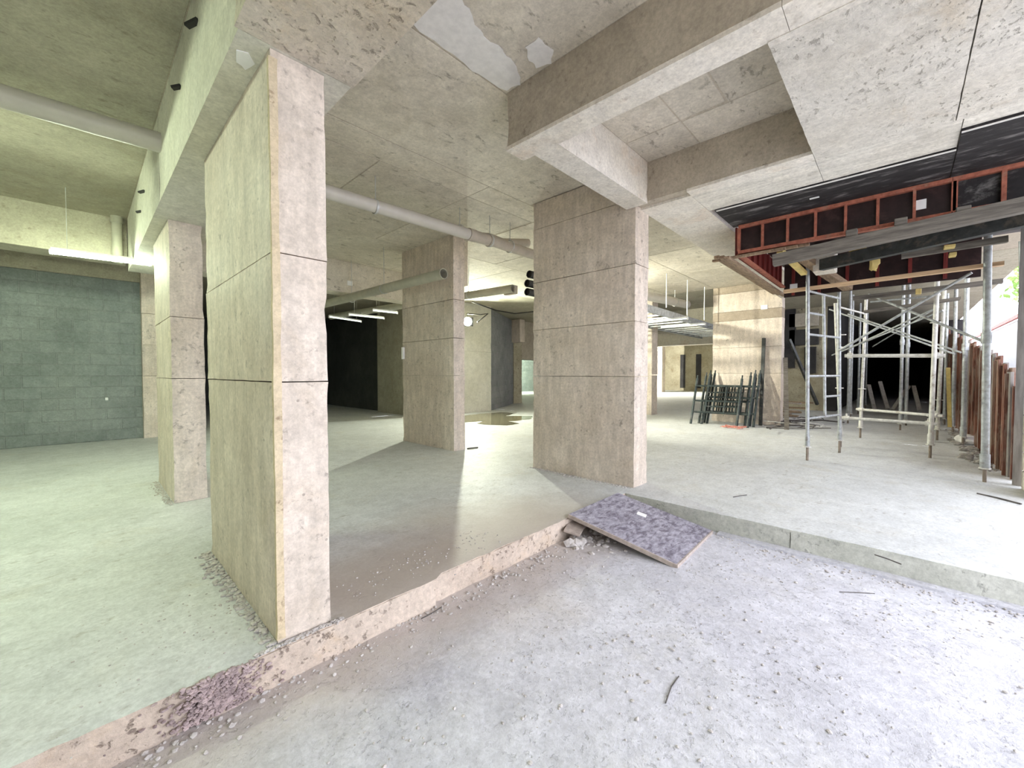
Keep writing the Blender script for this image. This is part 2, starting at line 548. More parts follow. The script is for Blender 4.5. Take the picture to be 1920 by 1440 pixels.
def edged(x0, x1, y0, y1, step, edge):
    # floor sheet whose front edge (edge = 'y' or 'x') is ragged and turns down over the curb
    vs, fs = grid_surface(x0, x1, y0, y1, 0.0, step, 0.004, 0.6)
    ax = 1 if edge == 'y' else 0
    lo = (y0 if edge == 'y' else x0)
    nx = max(1, int((x1 - x0) / step))
    out, row = [], []
    for i, p in enumerate(vs):
        p = list(p)
        if abs(p[ax] - lo) < 1e-5:
            o = 1 - ax
            p[ax] += 0.010 * mnoise.noise(Vector((p[o] * 6, 2.2, 0))) + 0.010 * mnoise.noise(Vector((p[o] * 17, 5.2, 0)))
            if edge == 'y' and p[0] > 1.47:
                p[ax] += 0.035
            p[2] -= 0.004
            row.append(i)
        out.append(tuple(p))
    lip = [out[i] for i in row] + [(out[i][0], out[i][1], out[i][2] - 0.02) for i in row]
    n = len(row)
    lips[edge].add(lip, [(k, k + 1, n + k + 1, n + k) for k in range(n - 1)])
    fr.add(out, fs)


edged(-7, 10, 2.035, 11, 0.06, 'y')
edged(3.885, 10, -1.7, 2.10, 0.06, 'x')
fr.add(*grid_surface(10, 45, -1.7, 24, -0.001, 0.8, 0.0, 0))
fr.add(*grid_surface(-7, 10, 11, 24, -0.001, 0.8, 0.0, 0))
fr.build('floor.001', M['floor'], smooth=True, kind='structure')
cb = structure('trim_1', (0, 2.1, -0.2))
lips['y'].build('slab_lip', M['curb_pink'], cb)
rough_box(-7, 0.30, 2.035, 2.2, -0.24, -0.008, 0.05, 0.007, 0.016, 1).build('concrete_lift', M['curb_pink'], cb, smooth=True)
rough_box(0.303, 1.47, 2.03, 2.2, -0.24, -0.008, 0.04, 0.007, 0.016, 2).build('concrete_lift', M['curb_pink'], cb, smooth=True)
rough_box(1.473, 3.93, 2.065, 2.2, -0.24, -0.008, 0.045, 0.010, 0.022, 3).build('concrete_lift', M['curb_pink'], cb, smooth=True)
cb2 = structure('trim_2', (3.9, 0, -0.2))
lips['x'].build('slab_lip', M['curb_grey'], cb2)
rough_box(3.88, 4.02, -1.7, 0.62, -0.24, -0.006, 0.045, 0.004, 0.003, 4).build('concrete_lift', M['curb_grey'], cb2, smooth=True)
rough_box(3.885, 4.02, 0.621, 2.06, -0.24, -0.006, 0.045, 0.004, 0.003, 5).build('concrete_lift', M['curb_grey'], cb2, smooth=True)
rough_box(3.80, 3.90, -1.7, 1.15, -0.24, -0.150, 0.05, 0.006, 0.02, 6).build('cement_fillet', M['low_floor'], cb2, smooth=True)

# ---------------------------------------------------------------- pillars
LV = [0, 1.215, 1.815, 2.43]
P1 = pillar(0.60, 0.845, 2.065, 3.49, [0, 1.21, 1.80, 2.705], 'nearest tall concrete pillar with a pinkish front face on the curb', seed=1, step=0.06)
P2 = pillar(0.585, 0.85, 5.03, 6.2, [0, 1.20, 1.79, 2.705], 'concrete pillar just behind the nearest pillar, under the same beam', seed=2)
P3 = pillar(4.085, 4.32, 5.17, 6.68, LV + [3.46], 'concrete pillar in the middle distance with open pipe end beside it', seed=3)
P4 = pillar(4.11, 4.43, 2.085, 3.53, LV + [3.12, 3.46], 'broad concrete pillar standing behind the panel on the floor', seed=4)
P5 = pillar(11.4, 11.72, 2.06, 3.6, [0, 1.25, 1.90, 2.58, 2.81, 3.28, 3.46], 'concrete pillar with painted shadow bands behind the stacked steel frames',
            {3: M['shadow_band'], 5: M['shadow_band']}, seed=5)
P6 = pillar(11.75, 12.15, 5.41, 6.2, [0, 1.2, 2.5, 3.46], 'thin distant concrete pillar seen just right of the broad pillar', seed=6, step=0.2)
P7 = pillar(26.5, 27.0, 11.5, 12.3, [0, 1.2, 2.4, 3.46], 'farthest small pillar against the stained back wall', seed=7, step=0.3)
P8 = pillar(0.80, 1.15, 10.55, 10.95, [0, 1.2, 1.8, 2.4, 3.46], 'concrete pillar at the right end of the grey block wall', seed=8, step=0.15)
# worn edge strip down the near corner of the nearest pillar
rough_box(0.594, 0.632, 2.054, 2.08, 0.02, 2.66, 0.05, 0.004, 0.004, 9).build('corner_strip', M['strip'], P1, smooth=True)

# ---------------------------------------------------------------- beams
def beam(label, pieces, loc):
    t = thing('concrete_beam', label, 'beam', loc)
    for i, (bx, mt) in enumerate(pieces):
        rough_box(*bx, 0.10, 0.003, 0.008, 20 + i + loc[0], 0.08).build('concrete_lift', mt, t, smooth=True)
    return t


b1 = beam('long deep concrete beam running over the two left pillars', [
    ((0.48, 0.97, 2.05, 4.6, 2.702, 3.5), M['beam_smooth']), ((0.48, 0.97, 4.603, 8.0, 2.702, 3.5), M['beam_smooth']),
    ((0.465, 0.98, -1.7, 2.047, 2.70, 3.5), M['rough_soffit'])], (0.72, 2.5, 2.7))
# dark straps cast into the side of that beam
for px, py, w in ((367, 50, .05), (337, 167, .022), (296, 257, .06), (270, 361, .03), (264, 398, .012)):
    p = at(px, py, X=0.478)
    MB().beam((0.483, p.y - w, p.z + .01), (0.44, p.y + w * .4, p.z - .008), 0.03, 0.016).build('embedded_strap', M['black'], b1)
a2 = beam('concrete beam with shade painted into its brown sides, ending in mid ceiling', [
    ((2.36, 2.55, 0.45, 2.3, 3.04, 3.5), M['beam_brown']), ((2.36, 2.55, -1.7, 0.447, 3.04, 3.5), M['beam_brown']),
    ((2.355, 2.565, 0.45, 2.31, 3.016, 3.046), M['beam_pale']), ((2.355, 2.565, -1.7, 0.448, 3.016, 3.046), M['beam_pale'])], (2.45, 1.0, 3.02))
b2 = beam('short pale concrete beam reaching the broad middle pillar', [
    ((2.553, 4.1, 1.95, 2.19, 3.02, 3.5), M['beam_pale'])], (3.3, 2.07, 3.02))
a3 = beam('concrete beam running right from the broad middle pillar', [
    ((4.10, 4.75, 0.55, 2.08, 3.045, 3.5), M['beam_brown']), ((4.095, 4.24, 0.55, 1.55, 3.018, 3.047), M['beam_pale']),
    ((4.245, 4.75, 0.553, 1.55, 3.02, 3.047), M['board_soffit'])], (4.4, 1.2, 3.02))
b3 = beam('pale stained concrete beam between the broad pillar and the far banded pillar', [
    ((4.22, 7.5, 1.553, 2.09, 3.02, 3.5), M['beam_pale']), ((7.503, 11.4, 1.5, 2.09, 3.02, 3.5), M['beam_pale'])], (8, 1.8, 3.02))
b5 = beam('concrete beam across the left bay above the strip light', [
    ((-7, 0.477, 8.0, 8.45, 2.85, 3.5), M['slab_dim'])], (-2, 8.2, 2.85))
b6 = beam('dim pinkish beam behind the middle pillar, above the long pipes', [
    ((0.973, 2.1, 8.0, 8.4, 2.85, 3.5), M['slab']), ((2.103, 3.25, 8.0, 8.4, 2.85, 3.5), M['slab']), ((3.253, 6.6, 8.0, 8.4, 2.85, 3.5), M['slab'])], (3, 8.2, 2.85))
b7 = beam('rough concrete stub beam on the far side of the middle pillar', [
    ((4.33, 4.50, 5.3, 6.6, 2.72, 3.47), M['rough_soffit'])], (4.4, 6, 2.72))
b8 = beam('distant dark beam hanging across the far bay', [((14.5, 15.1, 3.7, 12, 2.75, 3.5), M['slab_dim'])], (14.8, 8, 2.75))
b9 = beam('distant pale beam over the stained back wall', [((22, 22.6, 3.7, 16, 2.75, 3.5), M['beam_pale'])], (22.3, 8, 2.75))

# ---------------------------------------------------------------- ceilings: each formwork board impression is a panel
def ceiling(name, x0, x1, y0, y1, z, rows, mat, gap=0.013, thick=0.03):
    """rows: list of (ya, yb, [x breaks])"""
    t = structure(name, ((x0 + x1) / 2, (y0 + y1) / 2, z))
    MB().box(x0, x1, y0, y1, z + 0.004, z + 0.25).build('slab_core', M['beam_brown'], t)
    for ya, yb, xs in rows:
        for a, b in zip(xs[:-1], xs[1:]):
            dz = random.uniform(-0.0015, 0.0015)
            MB().box(a + gap / 2, b - gap / 2, ya + gap / 2, yb - gap / 2, z + dz, z + thick, 0.003).build('panel', mat, t)
    return t


ceiling('ceiling', 0.97, 11.4, -1.7, 8.0, 3.46, [
    (-1.7, 0.55, [0.97, 2.36]), (0.55, 2.31, [0.97, 2.36]), (2.31, 3.58, [0.97, 4.11]), (3.58, 3.97, [0.97, 3.37, 4.6]),
    (3.97, 5.1, [0.97, 2.17, 3.37, 4.57]), (5.1, 6.3, [0.97, 2.17, 3.37, 4.57]), (6.3, 8.0, [0.97, 2.6, 4.57]),
    (2.09, 3.58, [4.43, 5.6, 7.4, 9.2, 11.4]), (3.58, 4.8, [4.6, 6.4, 8.2, 10, 11.4]), (4.8, 6.0, [4.57, 5.8, 7.6, 9.4, 11.4]), (6.0, 8.0, [4.57, 6.4, 8.2, 10, 11.4])], M['slab'])
ceiling('ceiling.001', 2.55, 4.1, 0.5, 1.95, 3.44, [
    (1.43, 1.95, [2.55, 3.62, 4.1]), (1.06, 1.43, [2.55, 3.62]), (0.55, 1.06, [2.55, 3.64]), (0.55, 1.43, [3.64, 4.1])], M['slab'])
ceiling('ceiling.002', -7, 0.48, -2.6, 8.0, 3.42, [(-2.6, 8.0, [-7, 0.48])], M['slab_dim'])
# the thick low slab over the right of the view
lb = structure('ceiling.003', (3.3, -0.5, 3.0))
rough_box(2.56, 4.25, -0.243, 0.55, 3.012, 3.45, 0.05, 0.004, 0.003, 31, 1.0).build('panel', M['block_soffit'], lb, smooth=True)
rough_box(2.56, 4.25, -1.7, -0.246, 3.012, 3.45, 0.05, 0.004, 0.003, 32, 1.0).build('panel', M['block_soffit'], lb, smooth=True)
rough_box(4.255, 4.75, -0.28, 0.55, 3.02, 3.45, 0.08, 0.003, 0.002, 33).build('panel', M['board_soffit'], lb, smooth=True)
rough_box(4.255, 4.42, -1.7, -0.285, 3.02, 3.45, 0.08, 0.003, 0.002, 34).build('panel', M['board_soffit'], lb, smooth=True)
rough_box(2.553, 2.60, -1.7, 0.55, 3.012, 3.45, 0.08, 0.003, 0.002, 35).build('panel', M['beam_pale'], lb, smooth=True)
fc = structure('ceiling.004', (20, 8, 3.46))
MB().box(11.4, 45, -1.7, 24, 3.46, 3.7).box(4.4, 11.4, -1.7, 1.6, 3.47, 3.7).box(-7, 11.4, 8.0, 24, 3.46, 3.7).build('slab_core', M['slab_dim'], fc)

# smooth white plaster smears and torn paper on the ceilings
def flat_patch(name, pts, z, mat, th=0.004):
    n = len(pts)
    vs = [(x, y, z) for x, y in pts] + [(x, y, z + th) for x, y in pts]
    fs = [tuple(range(n))[::-1], tuple(range(n, 2 * n))] + [(i, (i + 1) % n, n + (i + 1) % n, n + i) for i in range(n)]
    return MB().add(vs, fs).build(name, mat)


def ragged(pts, k=4, amp=0.015):
    out = []
    for i, p in enumerate(pts):
        q = pts[(i + 1) % len(pts)]
        for s in range(k):
            t = s / k
            out.append((p[0] + (q[0] - p[0]) * t + random.uniform(-amp, amp), p[1] + (q[1] - p[1]) * t + random.uniform(-amp, amp)))
    return out


tag(flat_patch('plaster_patch', ragged([(1.47, 2.28), (1.47, 1.98), (1.58, 1.92), (1.80, 2.0), (1.98, 2.02), (2.17, 2.05), (2.34, 2.12), (2.34, 2.29), (1.9, 2.30)], 5, .018), 3.4555, M['plaster']),
    'long white plaster smear on the ceiling beside the brown beam', 'plaster')
tag(flat_patch('plaster_patch', ragged([(2.10, 1.86), (2.12, 1.78), (2.25, 1.75), (2.34, 1.84), (2.30, 1.95), (2.18, 1.93)], 4, .012), 3.4555, M['plaster']),
    'small round white plaster patch on the ceiling', 'plaster')
tag(flat_patch('paper_scrap', ragged([(0.50, 2.19), (0.52, 2.27), (0.57, 2.29), (0.58, 2.22), (0.55, 2.17)], 2, .006), 2.697, M['paper']),
    'torn white scrap stuck under the long beam by the nearest pillar', 'paper')

# ---------------------------------------------------------------- block walls
full_block = None


def block_wall(name, org, du, length, rows, mat, mortar, bl=0.40, bh=0.20, th=0.16, start=0.0, parent=None, joint=0.012):
    """courses of blocks from org along unit vector du; the face looks along du x Z"""
    t = parent or structure(name, org)
    du = Vector(du).normalized()
    nn = du.cross(Z).normalized()
    org = Vector(org)
    a = org - nn * th
    b = MB()
    e = org + du * length
    zt = rows * bh
    q = [org - nn * 0.005, e - nn * 0.005, e - nn * th, org - nn * th]
    b.add([*q, *[p + Z * zt for p in q]], [(0, 1, 2, 3), (7, 6, 5, 4), (0, 4, 5, 1), (1, 5, 6, 2), (2, 6, 7, 3), (3, 7, 4, 0)])
    b.build('mortar_bed', mortar, t)
    cache = {}
    ang = math.atan2(du.y, du.x)
    for r in range(rows):
        s = -start + (-(bl / 2) if r % 2 else 0)
        while s < length - 0.02:
            u0, u1 = max(s, 0) + joint / 2, min(s + bl, length) - joint / 2
            if u1 - u0 > 0.03:
                w = round(u1 - u0, 3)
                if w not in cache:
                    ob = MB().box(-w / 2, w / 2, -0.02, 0.02, -(bh - joint) / 2, (bh - joint) / 2, 0.006).build('concrete_block', mat)
                    cache[w] = ob
                    o = ob
                else:
                    o = cache[w].copy()
                    C.objects.link(o)
                p = org + du * ((u0 + u1) / 2) + Z * ((r + 0.5) * bh) - nn * (0.012 + random.uniform(0, 0.005)) - t.location
                o.parent = t
                o.location = p
                o.rotation_euler = (random.uniform(-.006, .006), random.uniform(-.006, .006), ang)
            s += bl
    return t


wl = block_wall('wall_left', (-2.4, 10.7, 0), (1, 0, 0), 3.24, 15, M['block'], M['mortar'], start=0.1)
MB().box(-7, 0.84, 10.66, 10.9, 3.0, 3.6).build('ring_beam', M['slab_dim'], wl)
MB().box(-7, -2.4, 10.7, 10.9, 0, 3.0).build('plain_face', M['mortar'], wl)
wr = structure('wall_rear', (-3, -2.6, 0))
MB().box(-7.2, -1.2, -2.8, -2.6, -0.3, 3.6).build('plain_face', M['slab_dim'], wr)
MB().box(-7.3, -7.0, -2.8, 11, -0.3, 3.6).build('plain_face', M['slab_dim'], wr)
# wall behind the middle pillar, the diagonal dark block wall and the doorway beyond
wb_ = structure('wall_back', (9, 10, 0))
rough_box(6.8, 9.42, 9.92, 10.2, 0, 1.95, 0.2, 0.003, 0.008, 41).build('concrete_lift', M['beam_smooth'], wb_, smooth=True)
rough_box(6.8, 9.42, 9.92, 10.2, 1.953, 3.46, 0.2, 0.003, 0.008, 42).build('concrete_lift', M['beam_smooth'], wb_, smooth=True)
dd = Vector((12.25 - 9.42, 11.6 - 9.95, 0))
wd = block_wall('wall_diagonal', (9.42, 9.95, 0), tuple(dd.normalized()), dd.length, 17, M['dark_block'], M['block'])
wj = structure('wall_doorway', (12.4, 11.8, 0))
rough_box(12.25, 12.75, 11.55, 12.0, 0, 3.46, 0.3, 0.003, 0.01, 43).build('door_jamb', M['back_wall'], wj, smooth=True)
MB().beam((12.4, 11.75, 2.65), (22, 12.6, 2.65), 0.3, 1.62).build('lintel', M['beam_brown'], wj)
MB().box(12.02, 12.3, 11.0, 11.5, 2.5, 3.4, 0.01).build('concrete_lift', M['pillar'], wj)
wt = block_wall('wall_tiled', (14, 19.0, 0), (1, 0, 0), 12, 11, M['block'], M['mortar'])
MB().box(13, 27, 18.9, 19.2, 2.2, 3.46).build('ring_beam', M['plaster'], wt)
# dark room to the left of it
wk = structure('wall_dark', (6.8, 14, 0))
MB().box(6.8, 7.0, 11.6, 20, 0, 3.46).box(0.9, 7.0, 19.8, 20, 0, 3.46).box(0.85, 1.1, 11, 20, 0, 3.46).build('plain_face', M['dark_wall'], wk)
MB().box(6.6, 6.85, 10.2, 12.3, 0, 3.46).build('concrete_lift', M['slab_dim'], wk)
# far concrete walls and the dark tunnel on the right
wf = structure('wall_far', (30, 10, 0))
MB().box(30, 30.3, 2, 24, 0, 3.46).build('plain_face', M['back_wall'], wf)
for i, y in enumerate((10.2, 11.3)):
    MB().box(29.96, 30.0, y, y + 0.35, 0.2, 2.6).build('water_stain', M['tunnel'], wf)
wz = structure('wall_right', (18, 1.6, 0))
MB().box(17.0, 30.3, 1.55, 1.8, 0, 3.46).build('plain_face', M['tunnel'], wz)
MB().box(17.0, 17.25, 1.8, 3.4, 0, 3.46).build('concrete_lift', M['back_wall'], wz)
MB().box(20, 20.3, 2.4, 4.0, 0, 3.46).build('plain_face', M['back_wall'], wz)
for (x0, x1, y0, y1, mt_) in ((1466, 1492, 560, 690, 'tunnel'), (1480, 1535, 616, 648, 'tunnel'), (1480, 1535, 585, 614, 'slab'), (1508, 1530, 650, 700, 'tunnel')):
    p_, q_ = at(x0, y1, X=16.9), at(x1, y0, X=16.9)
    MB().box(16.85, 16.99, min(p_.y, q_.y), max(p_.y, q_.y), p_.z, q_.z).build('recess_shade' if mt_ == 'tunnel' else 'beam_end', M[mt_], wz)  # dark boxes paint the shade of recesses onto the wall
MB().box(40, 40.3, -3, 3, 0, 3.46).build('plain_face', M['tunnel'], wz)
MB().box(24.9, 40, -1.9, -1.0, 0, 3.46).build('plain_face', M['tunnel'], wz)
wy = structure('wall_end', (20, 24, 0))
MB().box(6.8, 45, 24, 24.3, 0, 3.5).box(44.5, 45, -3, 24, 0, 3.5).build('plain_face', M['back_wall'], wy)


# ---------------------------------------------------------------- pipes
def clamp_ring(p, d, r, parent, top):
    d = Vector(d).normalized()
    MB().hollow(Vector(p) - d * 0.012, Vector(p) + d * 0.012, r + 0.007, r, 16).build('pipe_clamp', M['rod'], parent, smooth=True)
    MB().tube([(p[0], p[1], p[2] + r), (p[0], p[1], top)], 0.005, 6).build('hanger_rod', M['rod'], parent)


pA = Vector((0.97, 4.38, 3.13))
pB = Vector((3.62, 4.24, 3.115))
t = thing('drain_pipe', 'long grey plastic pipe hanging across the middle bay with fittings', 'pipe', (2.3, 4.3, 3.12))
MB().tube([pA, pB], 0.072, 20).build('pipe_run', M['pvc'], t, smooth=True)
for px, py in ((704, 388), (862, 432)):
    p = at(px, py, Y=4.31)
    clamp_ring(p, pB - pA, 0.072, t, 3.46)
pC = Vector((3.95, 4.22, 3.11))
pD = Vector((4.9, 4.15, 3.08))
MB().tube([pB - Vector((.02, 0, 0)), pB + Vector((.10, 0, 0))], 0.083, 20).build('pipe_socket', M['pvc_joint'], t, smooth=True)
MB().tube([pB + Vector((.10, 0, 0)), pC], 0.076, 20).build('pipe_elbow', M['pvc_joint'], t, smooth=True)
MB().tube([pC, pC + Vector((.06, 0, 0))], 0.084, 20).build('pipe_socket', M['pvc_joint'], t, smooth=True)
MB().tube([pC, pD], 0.072, 20).build('pipe_run', M['pvc_joint'], t, smooth=True)
MB().tube([pB + Vector((.25, 0.0, 0.02)), pC + Vector((.12, .12, .09)), pC + Vector((.45, .16, .10)), pC + Vector((.95, .1, .2))], 0.066, 16).build('branch_pipe', M['pvc_joint'], t, smooth=True)
for p in (pC + Vector((.03, 0, 0)), pC + Vector((.42, -.02, 0))):
    clamp_ring(p, (1, 0, 0), 0.082, t, 3.46)
t = thing('drain_pipe', 'grey plastic pipe entering the long beam in the left bay', 'pipe', (-0.5, 4.5, 3.16))
MB().tube([(-3.5, 4.62, 3.13), (0.485, 4.46, 3.15)], 0.078, 20).build('pipe_run', M['pvc'], t, smooth=True)
t = thing('down_pipe', 'short upright pipe in the corner above the strip light', 'pipe', (0.37, 7.9, 3.1))
MB().tube([(0.37, 7.91, 2.78), (0.37, 7.91, 3.42)], 0.055, 14).build('pipe_run', M['dull_pipe'], t, smooth=True)
MB().tube([(0.37, 7.91, 3.33), (0.37, 7.91, 3.42)], 0.066, 14).build('pipe_socket', M['dull_pipe'], t, smooth=True)

t = thing('open_pipe', 'long open ended pipe slung in front of the middle pillar', 'pipe', (3.75, 7, 2.7))
e1 = at(832, 513, X=3.72)
MB().hollow(e1, (3.60, 9.6, e1.z + 0.01), 0.078, 0.068, 20).build('pipe_run', M['dull_pipe'], t, smooth=True)
for y in (6.6, 7.85):
    clamp_ring((3.68, y, e1.z), (0, 1, 0), 0.078, t, 3.46)
t = thing('open_pipe', 'open ended pipe passing behind the middle pillar toward the right', 'pipe', (5.7, 8, 2.9))
e2 = at(962, 541, X=5.8)
g2 = at(620, 594, X=4.9)
MB().hollow(e2, g2, 0.078, 0.068, 20).build('pipe_run', M['dull_pipe'], t, smooth=True)
MB().beam(e2 + Vector((0.1, .02, -.0)), e2 + Vector((0.1, .30, -.0)), 0.10, 0.16).build('end_bracket', M['pvc_joint'], t)
clamp_ring(e2.lerp(g2, 0.18), e2 - g2, 0.078, t, 3.46)
for i, (px, py) in enumerate(((992, 514), (988, 531), (988, 547))):
    lab = ('topmost of three black pipe ends left of the broad pillar', 'middle one of three black pipe ends by the broad pillar', 'lowest of three black pipe ends by the broad pillar')[i]
    p = at(px, py, X=6.0)
    t = thing('pipe_stub', lab, 'pipe', tuple(p), 'black pipe ends')
    MB().hollow(p, p + Vector((1.6, -0.05, 0)), 0.072, 0.062, 18).build('pipe_run', M['black'], t, smooth=True)
    MB().tube([p + Vector((.05, 0, 0)), p + Vector((.06, 0, 0))], 0.063, 18).build('end_plug', M['black'], t)
    if i == 0:
        MB().tube([p + Vector((0.8, -.03, .07)), p + Vector((0.8, -.03, 3.46 - p.z))], 0.006, 6).build('hanger_rod', M['rod'], t)

# hung ladder trays in the far bay
t = thing('cable_ladder', 'hung steel cable ladder in the far bay', 'cable ladder', (11, 4.5, 2.65))
for y in (4.0, 5.3):
    MB().beam((8.0, y, 2.66), (16.5, y + 0.3, 2.66), 0.05, 0.16).build('side_rail', M['galv'], t)
for i in range(15):
    x = 8.3 + i * 0.55
    MB().beam((x, 4.03, 2.62), (x, 5.5, 2.62), 0.06, 0.03).build('rung', M['galv'], t)
for px, py, z1 in ((1250, 513, 2.7), (1289, 525, 2.6), (1321, 538, 2.6)):
    p = at(px, py, Zv=3.45)
    MB().tube([p, (p.x, p.y, z1)], 0.011, 6).build('hanger_rod', M['rod'], t)
t = thing('pipe_duct', 'short grey pipe above the hung cable ladder', 'pipe', (10, 5.0, 3.1))
q0, q1 = at(1205, 553, Zv=3.15), at(1288, 571, Zv=3.15)
MB().tube([q0, q1], 0.11, 16).build('pipe_run', M['pvc'], t, smooth=True)
p = q0.lerp(q1, 0.7)
clamp_ring(p, q1 - q0, 0.11, t, 3.46)


# ---------------------------------------------------------------- lamps
def strip_light(a, b, label, mat, rods=True, group=None, top=3.42, r=0.016, slim=False):
    a, b = Vector(a), Vector(b)
    t = thing('strip_light', label, 'lamp', tuple((a + b) / 2), group)
    MB().tube([a, b], r, 12).build('lamp_tube', mat, t, smooth=True)
    bw = 0.022 if slim else 0.10
    MB().beam(a + Z * 0.035, b + Z * 0.035, bw, 0.022).build('batten', M['paper'], t)
    d = (b - a).normalized()
    for p in (a, b):
        MB().beam(p - d * 0.012, p + d * 0.012, 0.03, 0.06).build('end_holder', M['paper'], t)
    if rods:
        for k in (0.15, 0.85):
            p = a.lerp(b, k) + Z * 0.06
            MB().tube([p, (p.x, p.y, top)], 0.004, 6).build('hanger_rod', M['rod'], t)
    return t


strip_light(at(95, 472, Y=7.1), at(282, 495, Y=7.1), 'lit fluorescent strip light above the grey block wall', M['tube_wall'], top=3.42, r=0.022)
strip_light((-1.95, 4.75, 3.05), (-0.65, 4.75, 3.05), 'lit fluorescent strip light in the left bay', M['tube'], top=3.42)
strip_light((-4.2, 3.0, 3.05), (-2.9, 3.0, 3.05), 'lit fluorescent strip light at the near left', M['tube'], top=3.42)
for a, b, w in (((617, 594), (677, 603), 'leftmost of three thin strip lights in the dark room'), ((654, 590), (720, 597), 'middle one of three thin strip lights in the dark room'),
                ((699, 582), (745, 587), 'rightmost of three thin strip lights, next to the middle pillar')):
    p, q = at(*a, Zv=2.75), at(*b, Zv=2.75)
    q.z = p.z
    strip_light(p, q, w, M['tube_soft'], True, 'thin strip lights in the dark room', 3.46, 0.016, True)
for a, b, w in (((1200, 607), (1289, 597), 'nearer strip light under the hung cable ladder'), ((1240, 614), (1322, 608), 'farther strip light under the hung cable ladder')):
    strip_light(at(*a, Zv=2.52), at(*b, Zv=2.52), w, M['tube_soft'], True, 'strip lights under the cable ladder', 2.60, 0.013, True)


def flood(loc, aim, power, label, size=0.16, col=(0.95, 1.0, 0.80), lens=True):
    loc, aim = Vector(loc), Vector(aim).normalized()
    t = thing('flood_lamp', label, 'lamp', tuple(loc))
    MB().beam(loc - aim * 0.08, loc - aim * 0.015, size * 2.2, size * 1.7).build('lamp_housing', M['black'], t)
    MB().tube([loc - aim * 0.014, loc], size * 0.8, 16).build('lamp_lens', M['led'], t)
    MB().tube([loc - aim * 0.05, loc - aim * 0.05 + Z * 0.25], 0.008, 6).build('lamp_bracket', M['black'], t)
    ld = bpy.data.lights.new('flood_light', 'AREA')
    ld.shape = 'DISK'
    ld.size = 0.14
    ld.energy = power
    ld.color = col
    lo = bpy.data.objects.new('flood_light', ld)
    C.objects.link(lo)
    lo.parent = t
    lo.location = aim * 0.02
    lo.rotation_mode = 'QUATERNION'
    lo.rotation_quaternion = aim.to_track_quat('-Z', 'Y')
    return t


flood(at(877, 603, Y=9.6), (-0.42, -0.85, -0.12), 250, 'glaring flood lamp on the back wall beside the middle pillar')
flood((7.6, 5.35, 3.15), (0.75, -0.55, -0.1), 170, 'flood lamp hung behind the broad pillar', col=(1.0, 0.98, 0.82))
flood((24, 13.2, 3.1), (0.3, -0.9, -0.3), 900, 'unseen flood lamp added to brighten the far bay', col=(1.0, 0.98, 0.86))  # extra lamp out of sight, put in to brighten the far floor
flood((18.5, 16.5, 3.1), (0.1, 0.9, -0.3), 420, 'flood lamp beyond the doorway', col=(0.86, 1.0, 0.80))

# cables along the back wall
for pts, lab in ((((885, 566), (930, 582), (965, 588), (1003, 584)), 'black cable drooping along the back wall ceiling'),
                 (((876, 588), (900, 590), (915, 588), (895, 604)), 'thin black cable running to the flood lamp')):
    t = MB().tube([at(x, y, Y=9.3) for x, y in pts], 0.018, 6).build('cable', M['black'], smooth=True)
    tag(t, lab, 'cable')

# ---------------------------------------------------------------- formwork on the right
FX, FY = 5.42, 1.43
t = thing('formwork_panel', 'red framed dark formwork panel under the black soffit board', 'formwork', (FX, 0.4, 2.65))
ybr = [at(x, 440, X=FX).y for x in (1386, 1430, 1477, 1529, 1585, 1645, 1713, 1786)]
zt, zb = 3.0, 2.665
MB().beam((FX, FY, zt - .018), (FX, -0.30, zt - .018), 0.06, 0.036).build('frame_rail', M['red_steel'], t)
MB().beam((FX, FY, zb + .018), (FX, -0.30, zb + .018), 0.06, 0.036).build('frame_rail', M['red_steel'], t)
for i, y in enumerate(ybr):
    MB().beam((FX, y, zb + .036), (FX, y, zt - .036), 0.022 if 0 < i < 7 else 0.03, 0.05, Vector((1, 0, 0))).build('frame_rib', M['red_steel'], t)
for a, b in zip(ybr[:-1], ybr[1:]):
    MB().box(FX + 0.012, FX + 0.026, b + 0.012, a - 0.012, zb + .034, zt - .034).build('plywood_sheet', M['film_ply'], t)
t2 = thing('formwork_panel', 'second red framed formwork panel at the right edge, dustier', 'formwork', (FX, -0.5, 2.65))
MB().beam((FX, -.303, zt - .018), (FX, -1.6, zt - .018), 0.06, 0.036).build('frame_rail', M['red_steel'], t2)
MB().beam((FX, -.303, zb + .018), (FX, -1.6, zb + .018), 0.06, 0.036).build('frame_rail', M['red_steel'], t2)
for y in (-0.32, -0.60, -0.9, -1.2):
    MB().beam((FX, y, zb + .036), (FX, y, zt - .036), 0.03, 0.05, Vector((1, 0, 0))).build('frame_rib', M['red_steel'], t2)
for a, b in ((-.32, -.6), (-.6, -.9), (-.9, -1.2), (-1.2, -1.55)):
    MB().box(FX + .012, FX + .026, b + .016, a - .016, zb + .034, zt - .034).build('plywood_sheet', M['black_ply'], t2)
tag(MB().box(FX + .004, FX + .012, *sorted((at(1737, 383, X=FX).y, at(1717, 383, X=FX).y)), at(1727, 392, X=FX).z, at(1727, 374, X=FX).z).build('paper_tag', M['paper']),
    'white paper tag on the red framed panel', 'paper')
